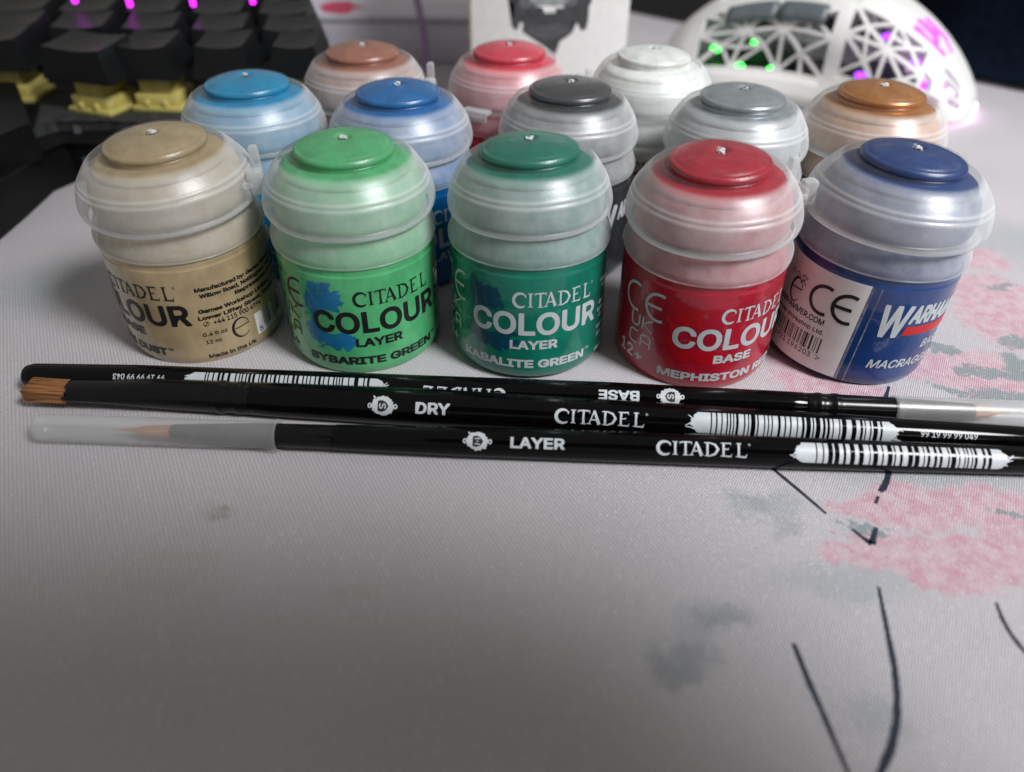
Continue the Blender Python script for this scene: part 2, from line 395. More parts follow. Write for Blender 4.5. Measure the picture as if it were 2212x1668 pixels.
def splat(parent, col_mat, seed, fn):
    r = np.random.default_rng(seed); g = .22; nx, ny = 58, 72
    def field(sc_):
        a = r.normal(size=(ny // sc_ + 3, nx // sc_ + 3)); yy = np.arange(ny) / sc_; xx = np.arange(nx) / sc_
        i, j = yy.astype(int), xx.astype(int); fy, fx = (yy - i)[:, None], (xx - j)[None, :]
        return (a[i][:, j] * (1 - fy) * (1 - fx) + a[i + 1][:, j] * fy * (1 - fx) + a[i][:, j + 1] * (1 - fy) * fx + a[i + 1][:, j + 1] * fy * fx)
    n = field(10) * .45 + field(4) * .42 + field(2) * .3
    Y, X = np.mgrid[0:ny, 0:nx]; x = X * g - 17.0; y = Y * g + 6.6
    d = np.minimum(np.hypot((x + 12.5) / 4.6, (y - 17.3) / 4.6), np.minimum(np.hypot((x + 13.0) / 4.2, (y - 12.0) / 5.0), np.hypot((x + 10.0) / 5.5, (y - 9.3) / 2.6)))
    m = (1.0 - d) * 1.9 + n * .8 > .28
    m &= ~(np.hypot((x + 11.0) / 3.6, (y - 13.3) / 2.8) < 1.0)
    P = Print(); V, Fc = [], []
    for j, i in zip(*np.nonzero(m)):
        b = len(V); X0, Y0 = float(x[j, i]), float(y[j, i]); V += [(X0, Y0), (X0 + g, Y0), (X0 + g, Y0 + g), (X0, Y0 + g)]; Fc.append((b, b + 1, b + 2, b + 3))
    P.add(V, Fc); P.H = [.025] * len(P.V)
    return P.build('printed_splash', col_mat, parent, fn)

def front_print(P, P2, name, kind, name_w):
    put_wordmark(P, -5.6, 11.9, 17.4, 20.4)
    put_text(P, 'COLOUR', -14.6, 13.3, 10.9, 16.1, bold=.026)
    put_text(P, kind, -6.2 if kind == 'LAYER' else -5.9, 3.6 if kind == 'LAYER' else 2.4, 7.7, 9.75, bold=.035)
    put_text(P, name, name_w[0], name_w[1], 3.2, 5.25, bold=.04)
    put_text(P, 'TM', name_w[1] + .3, name_w[1] + 1.5, 4.7, 5.3, bold=.02)
def side_print(P):
    put_ce(P, -24.3, -18.2, 18.4, 3.0, .62)
    put_lines(P, [[(-24.6, 14.9), (-24.6, 12.9), (-24.3, 12.2), (-23.5, 12.0), (-22.7, 12.2), (-22.4, 12.9), (-22.4, 14.9)],
                  [(-21.4, 14.9), (-21.4, 12.0)], [(-19.0, 14.9), (-21.3, 13.4), (-18.9, 12.0)],
                  [(-22.4, 10.8), (-24.2, 10.8), (-24.7, 10.2), (-24.7, 8.5), (-24.2, 7.9), (-22.4, 7.9)],
                  [(-21.4, 7.9), (-21.4, 10.2), (-21.0, 10.8), (-19.5, 10.8), (-19.1, 10.2), (-19.1, 7.9)], [(-21.4, 9.1), (-19.1, 9.1)]], .42)
    put_text(P, '12+', -27.6, -20.6, 3.9, 6.9, bold=.02)
ADDR = [('Manufactured by: Games Workshop Ltd.', 15.4, 40, 18.6), ('Willow Road, Nottingham, NG7 2WS, UK', 16.0, 42, 17.1), ('Represented in EU by:', 23.0, 40, 15.6),
        ('Games Workshop Limited, Unit 3,', 15.0, 38, 13.6), ('Lower Liffey Street, Dublin 1, D01', 14.6, 40, 12.0)]
def back_print(P, P2):
    for body, x0, x1, y in ADDR: put_text(P, body, x0, x1, y, y + 1.2, bold=.04, caps=False)
    P.add(*stroke(arc(15.9, 10.9, .55, .55, 0, 360, 14), .13)); P.add(*stroke([(15.6, 10.5), (16.2, 11.3)], .2))
    put_text(P, '+44 115 900 4994', 17.3, 28.6, 10.4, 11.6, bold=.02)
    put_text(P, '0.4 fl oz', 14.6, 19.6, 7.9, 9.1, bold=.02, caps=False); put_text(P, '12 ml', 14.8, 18.0, 6.0, 7.2, bold=.02, caps=False)
    e = arc(22.6, 7.6, 1.9, 2.3, 20, 320, 22); P.add(*stroke([(21.2, 7.7), (24.4, 8.1)] , .25)); P.add(*stroke(e, [.15 + .5 * math.sin(PI * i / 22) ** 2 for i in range(23)]))
    put_text(P, 'Made in the UK', 14.6, 25.2, 2.3, 3.6, bold=.025, caps=False)
    P2.rect(26.0, 3.6, 36.0, 9.0)
    P3 = Print(); put_barcode(P3, 28.2, 35.6, 4.9, 9.0, 5); put_text(P3, '5', 26.6, 27.6, 4.0, 5.4, bold=.01); put_text(P3, '011921', 28.6, 34, 3.8, 4.8, bold=.01)
    return P3

POTS = [  # name of colour, position, lean, yaw of the front print, paint, metallic, print ink, seed
 ('tan', (-69.66, 144.25), (.93, -2.83), -9.2, (.42, .32, .18), 0, 'k', 'front-left pot of sandy tan paint under a cloudy lid set slightly crooked'),
 ('green', (-33.02, 141.45), (.39, -1.02), 7.4, (.085, .43, .17), 0, 'k', 'pot of bright grass green paint with black lettering and a blue splash'),
 ('jade', (3.24, 139.71), (-.26, 2.14), 2.4, (.004, .165, .11), 0, 'w', 'pot of deep bluish green paint with white lettering in the front row'),
 ('red', (39.38, 137.85), (-1.27, -2.03), 6.7, (.37, .008, .026), 0, 'w', 'pot of deep red paint with white lettering, in the front row'),
 ('navy', (73.80, 139.53), (2.23, -.55), 16.0, (.008, .040, .165), 0, 'w', 'pot of navy blue paint with a white sticker carrying a barcode'),
 ('cyan', (-62.44, 179.55), (0, 0), 9.0, (.004, .27, .50), 0, 'w', 'pot of turquoise blue paint behind the tan pot'),
 ('blue', (-26.80, 174.75), (0, 0), 14.0, (.002, .13, .38), 0, 'w', 'pot of vivid medium blue paint behind the grass green pot'),
 ('gunmetal', (12.55, 178.53), (0, 0), 13.0, (.075, .078, .084), .55, 'w', 'pot of dark grey metallic paint, behind the deep green pot'),
 ('silver', (51.45, 174.78), (0, 0), 10.0, (.36, .40, .42), .6, 'k', 'pot of pale silver metallic paint, between the red and copper pots'),
 ('copper', (84.79, 179.28), (0, 0), 6.0, (.50, .20, .045), .6, 'k', 'pot of orange copper paint beside the white mouse'),
 ('brown', (-40.46, 208.38), (0, 0), 0.0, (.34, .135, .085), 0, 'w', 'pot of reddish brown paint in the back row by the keyboard'),
 ('coral', (-1.88, 210.81), (0, 0), 0.0, (.62, .04, .075), 0, 'w', 'pot of bright coral red paint right before the white box'),
 ('white', (36.17, 208.64), (0, 0), 0.0, (.78, .80, .76), 0, 'k', 'pot of plain white paint at the back before the box corner'),
]
TABS = {'tan': (92, 'open'), 'red': (104, 'open'), 'brown': (82, 'open'), 'white': (-86, 'open'), 'coral': (-28, 'closed'), 'cyan': (150, 'closed'), 'blue': (-70, 'closed'), 'navy': (178, 'closed'),
        'green': (176, 'closed'), 'jade': (182, 'closed'), 'gunmetal': (170, 'closed'), 'silver': (178, 'closed'), 'copper': (176, 'closed')}
FLARE = {'tan': 1.045, 'navy': 1.055, 'red': 1.02, 'green': 1.02, 'jade': .99, 'copper': 1.02, 'cyan': 1.01, 'blue': 1.01}
LIDTILT = {'tan': (0.0, -2.6), 'jade': (.4, -1.2), 'red': (0, -.6), 'navy': (0, .5)}
def make_pot(i, key, xy, lean, s0, col, metal, ink, label):
    t = thing('paint_pot', label, 'paint pot', (*xy, -.12), 'pots of model paint')
    ax = Vector((math.tan(math.radians(lean[0])), math.tan(math.radians(lean[1])), 1)).normalized()
    t.rotation_euler = Vector((0, 0, 1)).rotation_difference(ax).to_euler()
    pm = paint_mat('paint_' + key, col, metal); rot = rng.uniform(0, 6.28)
    shared('body', 'jar', lambda: lathe(BODY_PROF, 112), pm, t)
    sm = smear_mat('smear_' + key, col, .84, 1.0, metal=0)
    nf = shared('fill', 'paint_fill', lambda: lathe(NECKFILL_PROF, 64), sm, t); nf.rotation_euler.z = rot
    co = shared('collar', 'jar_collar', lambda: lathe(COLLAR_PROF, 112), M_COLLAR, t); co.rotation_euler.z = rot
    kf = FLARE.get(key, 1.0)
    V_, F_ = lathe([(r * (1 + (kf - 1) * min(1, max(0, (r - 11.5) / 4))), z) for r, z in LID_PROF], 128)
    le = mesh_obj('lid', V_, F_, M_LID, t, angle=50)
    tl = LIDTILT.get(key, (0, 0))
    pv = Vector((0, 0, 31.0)) * S
    Rm = Matrix.Rotation(math.radians(tl[0]), 4, 'X') @ Matrix.Rotation(math.radians(tl[1]), 4, 'Y') @ Matrix.Rotation(rot, 4, 'Z')
    le.matrix_local = Matrix.Translation(pv) @ Rm @ Matrix.Translation(-pv)
    top = paint_mat('lidpaint_' + key, col, metal * .8); top.node_tree.nodes['Principled BSDF'].inputs['Coat Weight'].default_value = .0
    shared('core', 'lid_paint', lambda: lathe(CORE_PROF, 72), top, le)
    shared('plug', 'lid_plug', lambda: lathe(PLUG_PROF, 72), smear_mat('plug_' + key, col, .72, .90), le)
    nub_mesh(le, i)
    a, kd = TABS[key]; tb = tab_mesh(le, math.radians(a) - rot, kd)
    fn = wall(s0 / 16.5); P, P2 = Print(), Print()
    inkm = M_INK if ink == 'k' else M_WINK
    if key in ('tan', 'green', 'jade', 'red'):
        nm, kd, wd = {'tan': ('ZANDRI DUST', 'BASE', (-13.4, 6.4)), 'green': ('SYBARITE GREEN', 'LAYER', (-17.0, 11.4)), 'jade': ('KABALITE GREEN', 'LAYER', (-17.2, 10.3)), 'red': ('MEPHISTON RED', 'BASE', (-16.7, 10.6))}[key]
        front_print(P, P2, nm, kd, wd); side_print(P); P3 = back_print(P, P2)
        P.build('printed_text', inkm, t, fn)
        P2.H = [.03] * len(P2.V); lb = P2.build('barcode_patch', M_CARD, t, fn); P3.build('printed_barcode', M_INK, lb, fn)
        scol = {'tan': (.36, .25, .11), 'green': (.012, .17, .36), 'jade': (.003, .055, .10), 'red': (.42, .004, .012)}[key]
        splat(t, plain('splash_' + key, scol, .3, .15, Coat_Weight=.6, Coat_Roughness=.08), 11 + i, fn)
    elif key == 'navy':
        navy_print(t)
    else:
        if key in ('gunmetal', 'copper', 'silver'):
            put_text(P, 'W', -6.0, .6, 12.5, 20.0, bold=.05, shear=.2); put_text(P, 'ARHAMMER', .9, 19, 15.8, 20.0, bold=.04, shear=.2)
            put_text(P, 'BASE', 5.0, 11.5, 9.2, 11.3, bold=.02, shear=.2)
        else:
            put_wordmark(P, -5.6, 11.9, 17.4, 20.4); put_text(P, 'COLOUR', -14.6, 13.3, 10.9, 16.1, bold=.026)
            put_text(P, 'LAYER', -6.2, 3.6, 7.7, 9.75, bold=.035)
        P.build('printed_text', inkm, t, fn)
    return t
def navy_print(t):
    fn = wall(0.0)
    # white sticker round the left of the jar, leaning a little
    P = Print(); V, Fc = [], []
    n = 40; zs = [1.5, 9, 16, 23.3]
    for i in range(n + 1):
        for z in zs: V.append((-29.0 + (29.0 - 6.6 - .03 * (23 - z)) * i / n, z))
    for i in range(n):
        for k in range(3): Fc.append((4 * i + k, 4 * i + 4 + k, 4 * i + 5 + k, 4 * i + 1 + k))
    P.add(V, Fc); P.H = [.09] * len(V); st = P.build('sticker', plain('sticker_paper', (.80, .79, .77), .55, .03), t, fn)
    so = st.modifiers.new('thickness', 'SOLIDIFY'); so.thickness = .08 * S; so.offset = -1
    K = Print(); put_ce(K, -14.2, -9.2, 17.2, 3.0, .78); K.H = [h + .08 for h in K.H]
    e = arc(-21.3, 16.0, 1.7, 2.6, 20, 320, 20); K.add(*stroke(e, [.15 + .45 * math.sin(PI * i / 20) ** 2 for i in range(21)])); K.add(*stroke([(-22.6, 16.2), (-19.7, 16.6)], .3))
    # the two hand-sized characters above it
    K.add(*stroke([(-22.1, 19.9), (-22.1, 18.2)], .16)); K.add(*stroke(arc(-22.1, 19.0, .8, .5, 0, 360, 12), .14))
    put_lines(K, [[(-20.9, 19.6), (-19.0, 19.6)], [(-20.0, 20.3), (-20.0, 19.6)], [(-20.7, 19.4), (-19.1, 17.9)], [(-19.3, 19.4), (-20.9, 17.9)]], .17)
    put_lines(K, [[(-23.9, 19.9), (-23.9, 18.2)], [(-24.5, 19.4), (-24.7, 18.8)], [(-23.5, 19.4), (-23.2, 18.8)]], .17)
    put_text(K, 'WARHAMMER.COM', -26.5, -12.6, 11.9, 13.3, bold=.02)
    put_text(K, 'Games Workshop Ltd.', -26.5, -12.0, 10.0, 11.3, bold=.015, caps=False)
    put_barcode(K, -26.8, -11.6, 5.6, 9.1, 21, n=50)
    put_text(K, '5 011921 196203', -27.0, -13.0, 4.0, 5.3, bold=.006); K.add(*stroke([(-12.0, 5.2), (-11.0, 4.7), (-12.0, 4.2)], .18))
    K.H = [.12 + (h % .03) for h in K.H]
    K.build('printed_text', M_INK, st, fn)
    # the clear seam of the film label
    Sm = Print(); Sm.rect(-6.45, 1.4, -6.0, 23.3); Sm.rect(-4.85, 1.4, -4.6, 23.2); Sm.H = [.06] * len(Sm.V)
    Sm.V = [(x - .03 * (23 - z), z) for x, z in Sm.V]
    Sm.build('film_seam', frost_mat('film_edge', .02, .40), t, fn)
    W_ = Print(); sh = .18
    put_text(W_, 'W', -3.1, 2.9, 12.9, 20.2, bold=.03, shear=.12); put_text(W_, 'ARHAMMER', 2.6, 20.5, 16.0, 20.2, bold=.045, shear=.2, step=1.0)
    put_text(W_, 'BASE', 8.6, 15.4, 9.5, 11.5, bold=.02, shear=.2); put_text(W_, 'MACRAGGE BLUE', -2.2, 21.5, 5.4, 7.5, bold=.02, shear=.2)
    W_.build('printed_text', M_WINK, t, fn)
    Rd = Print()
    for k in range(20):
        x0 = 1.9 + k * .95; Rd.add([(x0 + .3, 13.4), (x0 + 1.25, 13.4), (x0 + 1.7, 15.4), (x0 + .75, 15.4)], [(0, 1, 2, 3)])
    Rd.H = [.04] * len(Rd.V)
    Rd.build('printed_stripe', plain('red_ink', (.55, .02, .02), .4, .1), t, fn)
for i, p in enumerate(POTS): make_pot(i, *p)

# ------------------------------------------------------------------ brushes
def brush(label, A, B, prof, group='paint brushes lying in front of the pots'):
    """A, B: axis ends on the mat; prof: list of parts (name, [(s, r)...], material) with s in mm along A->B"""
    A, B = Vector(A), Vector(B); L = (B - A).length
    t = thing('paint_brush', label, 'paint brush', (A.x, A.y, A.z), group)
    X = (B - A).normalized(); Z0 = Vector((0, 0, 1)); Y = Z0.cross(X).normalized(); Z = X.cross(Y)
    t.rotation_euler = Matrix((X, Y, Z)).transposed().to_euler()
    return t, L
def round_part(name, pr, mat, parent, seg=48, flat=None):
    V, Fc = lathe(rounded(pr, .3, 2) if len(pr) > 2 else pr, seg)
    W = []
    for x, y, z in V:
        s_, a, b = z, x, y
        if flat: fa, fb = flat(s_); a, b = a * fa, b * fb
        W.append((s_, a, b))
    return mesh_obj(name, W, Fc, mat, parent, angle=45)
def around(rfun, th0):                          # print round a handle: u along it, v round it
    def fn(u, v, h):
        r = rfun(u) + h; a = th0 - v / max(rfun(u), .5)
        return (u, -r * math.sin(a), r * math.cos(a))
    return fn
def crest(P, cx, cy, r, letter, M2, f=1):
    """ragged round badge with a dark shield lying on its side"""
    rr = random.Random(letter); n = 44; V = [(cx, cy)]; Fc = []
    for i in range(n):
        a = 2 * PI * i / n; k = r * (1 + rr.uniform(-.09, .12)); V.append((cx + k * 1.12 * math.cos(a), cy + k * math.sin(a)))
    Fc = [(0, 1 + i, 1 + (i + 1) % n) for i in range(n)]
    P.add(V, Fc)
    for sx in (-1, 1):
        P.add(*stroke(arc(cx + sx * r * 1.32, cy, r * .16, r * .2, 0, 360, 10), r * .14)); P.add(*stroke([(cx + sx * r * 1.0, cy), (cx + sx * r * 1.2, cy)], r * .3))
    P.add(*stroke([(cx - f * r * .8, cy + f * r * .75), (cx - f * r * 1.0, cy + f * r * 1.05)], [r * .25, r * .1]))
    sh = [(-.5, .52), (-.5, -.52), (-.1, -.60), (.35, -.42), (.62, 0), (.35, .42), (-.1, .60)]
    M2.add([(cx + f * x * r, cy + f * y * r) for x, y in sh], [tuple(range(len(sh)))], 1)
def crest_letter(P, cx, cy, r, letter, f=1):
    k = r * .25
    if letter == 'S': pts = [(1, .9), (.3, 1.2), (-.6, 1.1), (-.95, .6), (-.5, .12), (.5, -.12), (.95, -.6), (.6, -1.1), (-.3, -1.2), (-1, -.9)]
    else: pts = [(-1.2, -1.2), (-1.1, 1.2), (0, -.4), (1.1, 1.2), (1.2, -1.2)]
    P.add(*stroke([(cx - f * y * k, cy + f * x * k) for x, y in pts], k * .5), 2)
def bars(P, x0, x1, hw, seed):
    r = random.Random(seed); x = x0 + 4.0; n = 6
    def strip(a, b):
        V, Q = [], []
        for i in range(n + 1):
            y = -hw + 2 * hw * i / n; V += [(a, y), (b, y)]
        P.add(V, [(2 * i, 2 * i + 1, 2 * i + 3, 2 * i + 2) for i in range(n)])
    for e, d in ((x0, 1), (x1, -1)):            # torn ends
        V, Q = [], []; m = 14
        for i in range(m + 1):
            y = -hw + 2 * hw * i / m; k = 1 - (abs(y) / hw) ** 2 * .5; V += [(e + d * (4.0 - 3.2 * k * (.75 + .25 * r.random()) ), y), (e + d * 4.0, y)]
        Q = [(2 * i, 2 * i + 1, 2 * i + 3, 2 * i + 2) for i in range(m)]; P.add(V, Q)
        for _ in range(4): P.add(*stroke([(e + d * r.uniform(.1, 1.4), hw * r.uniform(-.8, .8)), (e + d * 2.2, hw * r.uniform(-.7, .7))], [.15, .3]))
    strip(x, x + .9); x += 1.15
    while x < x1 - 4.6:
        a = r.choice((.3, .3, .45, .7, .95)); a = min(a, x1 - 4.4 - x); strip(x, x + a); x += a + r.choice((.25, .3, .5, .85))
def hair_tuft(parent, s0, s1, hy, hz, n, seed, mat, tip=1.0, spread=.25, thin=1.0):
    """bristles running towards -s, one tapered sliver each"""
    r = random.Random(seed); V, Fc = [], []
    for _ in range(n):
        y0, z0 = r.uniform(-1, 1), r.uniform(-1, 1)
        if tip < .9:
            q = math.hypot(y0, z0)
            if q > 1: y0, z0 = y0 / q * r.random(), z0 / q * r.random()
        y0 *= hy; z0 *= hz; ln = (s1 - s0) * (1 - .05 * r.random() - (0 if tip > .9 else .30 * math.hypot(y0 / hy, z0 / hz)))
        wd = r.uniform(.10, .2) * thin; b = len(V)
        dy, dz = r.uniform(-spread, spread), r.uniform(-spread, spread) * .5
        st = [(0, 1), (.55, .82 if tip < .9 else 1), (1, tip)]
        for q, k in st:
            s_ = s1 - ln * q; cy, cz = y0 * k + dy * q * q, z0 * k + dz * q * q; e = wd * (1 - .5 * q)
            V += [(s_, cy - e, cz - e * .3), (s_, cy + e, cz - e * .3), (s_, cy, cz + e)]
        for k in range(2):
            o = b + 3 * k; Fc += [(o, o + 1, o + 4, o + 3), (o + 1, o + 2, o + 5, o + 4), (o + 2, o, o + 3, o + 5)]
        Fc.append((b + 6, b + 7, b + 8))
    return mesh_obj('bristles', V, Fc, mat, parent, smooth=False)
def hair_mat(name, a, b):
    t = NT(name); v = t.obj()
    n = t.noise(t.vmath('MULTIPLY', v, (.12, 2.2, 2.2)), 1.0, 4.0, .6)
    t.set(Base_Color=t.mix(t.ramp(n.outputs[0], .35, .65), a, b), Roughness=.4); return t.m
M_HAIR = hair_mat('orange_bristle', (.15, .058, .02), (.40, .18, .066))
M_HAIR2 = hair_mat('brown_hair', (.36, .15, .07), (.55, .27, .14))

_pxs = {}
def px_s(A, B, px):                             # distance along the axis where the photo column px falls
    key_ = (tuple(A), tuple(B), px)
    if key_ in _pxs: return _pxs[key_]
    A, B = Vector(A), Vector(B); best = None
    for i in range(801):
        P = A.lerp(B, i / 800 * 1.1 - .05); d = P - Vector((0, 0, CH)); q = 1106 + F * d.dot(_r2) / d.dot(_f)
        if best is None or abs(q - px) < best[0]: best = (abs(q - px), (P - A).length if i > 36 else 0)
    _pxs[key_] = best[1]; return best[1]
VIEW = math.radians(52)                          # how far the side we see is turned from the top of a handle

# brush at the back: tail left, capped tip beyond the right edge, lettering upside down
A = at(52, 812, 3.1); B = at(2212, 893, 2.5); tb, L = brush('back brush lying tip right, small clear cap, lettering upside down', A, B, None)
q = lambda p: px_s(A, B, p)
rb = lambda s: float(np.interp(s, [0, q(300), q(1300), q(1740)], [2.7, 3.1, 3.15, 2.55]))
round_part('handle', [(0, 0), (1.3, .15), (2.2, .8), (2.65, 2.4), (rb(q(300)), q(300)), (rb(q(900)), q(900)), (rb(q(1300)), q(1300)), (2.6, q(1700)), (2.5, q(1738)), (0, q(1739))], M_BLACK, tb)
round_part('ferrule', [(0, q(1738)), (2.42, q(1738.5)), (2.45, q(1755)), (2.60, q(1762)), (2.60, q(1768)), (2.40, q(1776)), (2.40, q(1790)), (2.58, q(1797)), (2.58, q(1802)), (2.36, q(1812)), (2.2, q(1930)), (1.55, q(2100)), (1.5, q(2101)), (0, q(2101))], M_FERRULE, tb)
round_part('cap_tube', [(2.5, q(1926)), (2.62, q(1928)), (2.62, q(1936)), (2.5, q(1945)), (2.45, q(2330)), (1.9, q(2338)), (0, q(2339))], M_TUBE, tb)
hb = hair_tuft(tb, 0, q(2190) - q(2098), 1.35, 1.35, 260, 3, M_HAIR2, tip=.08, spread=.05); hb.rotation_euler.z = PI; hb.location = Vector((q(2190) + 0, 0, 0)) * S
P, M2, P4 = Print(), Print(), Print()
put_text(P, '99 19 99 99 043', q(262), q(372), -.55, .6, bold=.02, flip=True); bars(P, q(402), q(848), 1.55, 4)
put_wordmark(P, q(912), q(1092), -2.6, .2, flip=True); put_text(P, 'BASE', q(1290), q(1377), -1.0, 1.0, bold=.03, flip=True)
crest(P, q(1442), .1, 1.75, 'S', M2, -1); crest_letter(P4, q(1442), .1, 1.75, 'S', -1)
fn = around(rb, VIEW - .20); P.V = [(u, v) for u, v in P.V]
P.build('printed_text', M_WINK, tb, fn, (.12, 1), .35); M2.build('printed_shield', M_INK, tb, fn, (.12, 1), .35); P4.build('printed_letter', M_WINK, tb, fn, (.12, 1), .35)

# the flat dry brush in the middle
A = at(66, 836, 3.3); B = at(2290, 952, 2.4); td, L = brush('middle brush with bare flat orange bristles at its left end', A, B, None)
q = lambda p: px_s(A, B, p)
rd = lambda s: float(np.interp(s, [q(545), q(900), q(1600), q(2290)], [3.3, 3.75, 3.2, 2.3]))
def fl(s_):
    k = float(np.interp(s_, [q(150), q(215), q(330)], [1, .9, 0])); return (1 + .12 * k, 1 - .48 * k)
fer = [(0, q(150)), (2.9, q(150.5)), (3.05, q(160)), (2.95, q(250)), (3.0, q(345)), (3.15, q(470)), (3.3, q(476)), (3.3, q(486)), (3.12, q(492)), (3.14, q(512)), (3.3, q(518)), (3.3, q(528)), (3.15, q(536)), (3.2, q(548)), (0, q(549))]
round_part('ferrule', fer, M_FERRULE, td, flat=fl)
round_part('handle', [(0, q(549)), (3.25, q(549.5))] + [(rd(q(p)), q(p)) for p in (600, 750, 900, 1250, 1600, 1950, 2280)] + [(1.4, q(2288)), (0, q(2290))], M_BLACK, td)
hb = hair_tuft(td, 0, q(158), 3.1, 1.35, 3200, 8, M_HAIR, tip=1.0, spread=.16, thin=.45); 
P, M2, P4 = Print(), Print(), Print()
crest(P, q(836), 0, 1.85, 'S', M2); crest_letter(P4, q(836), 0, 1.85, 'S'); put_text(P, 'DRY', q(904), q(977), -1.1, 1.1, bold=.03)
put_wordmark(P, q(1200), q(1393), -1.35, 1.15); bars(P, q(1470), q(1938), 2.0, 9); put_text(P, '99 19 99 99 049', q(1974), q(2094), -.55, .6, bold=.015)
fn = around(rd, VIEW); P.build('printed_text', M_WINK, td, fn, (.12, 1), .35); M2.build('printed_shield', M_INK, td, fn, (.12, 1), .35); P4.build('printed_letter', M_WINK, td, fn, (.12, 1), .35)

# the capped layer brush in front
A = at(78, 922, 2.9); B = at(2290, 998, 2.7); tl, L = brush('front brush with a long frosted cap over its left end', A, B, None)
q = lambda p: px_s(A, B, p)
rl = lambda s: float(np.interp(s, [q(725), q(1000), q(1700), q(2290)], [2.35, 2.75, 2.95, 2.5]))
round_part('cap_tube', [(0, 0), (2.0, .05), (2.5, .9), (2.55, q(560)), (2.7, q(585)), (2.95, q(598)), (2.95, q(603)), (2.7, q(604))], M_TUBE, tl)
round_part('ferrule', [(0, q(368)), (1.2, q(369)), (1.35, q(380)), (2.15, q(560)), (2.25, q(722)), (0, q(723))], M_FERRULE, tl)
round_part('handle', [(0, q(723)), (2.35, q(723.5))] + [(rl(q(p)), q(p)) for p in (760, 1000, 1350, 1700, 2000, 2280)] + [(1.5, q(2288)), (0, q(2290))], M_BLACK, tl)
hair_tuft(tl, q(240), q(370), 1.2, 1.2, 260, 5, M_HAIR2, tip=.06, spread=.05)
P, M2, P4 = Print(), Print(), Print()
crest(P, q(1034), 0, 1.7, 'M', M2); crest_letter(P4, q(1034), 0, 1.7, 'M'); put_text(P, 'LAYER', q(1104), q(1220), -1.0, 1.0, bold=.03)
put_wordmark(P, q(1413), q(1612), -1.15, 1.2); bars(P, q(1690), q(2172), 1.85, 14); put_text(P, '99 19 99 99 047', q(2205), q(2320), -.5, .6, bold=.015)
fn = around(rl, VIEW - .12); P.build('printed_text', M_WINK, tl, fn, (.12, 1), .35); M2.build('printed_shield', M_INK, tl, fn, (.12, 1), .35); P4.build('printed_letter', M_WINK, tl, fn, (.12, 1), .35)

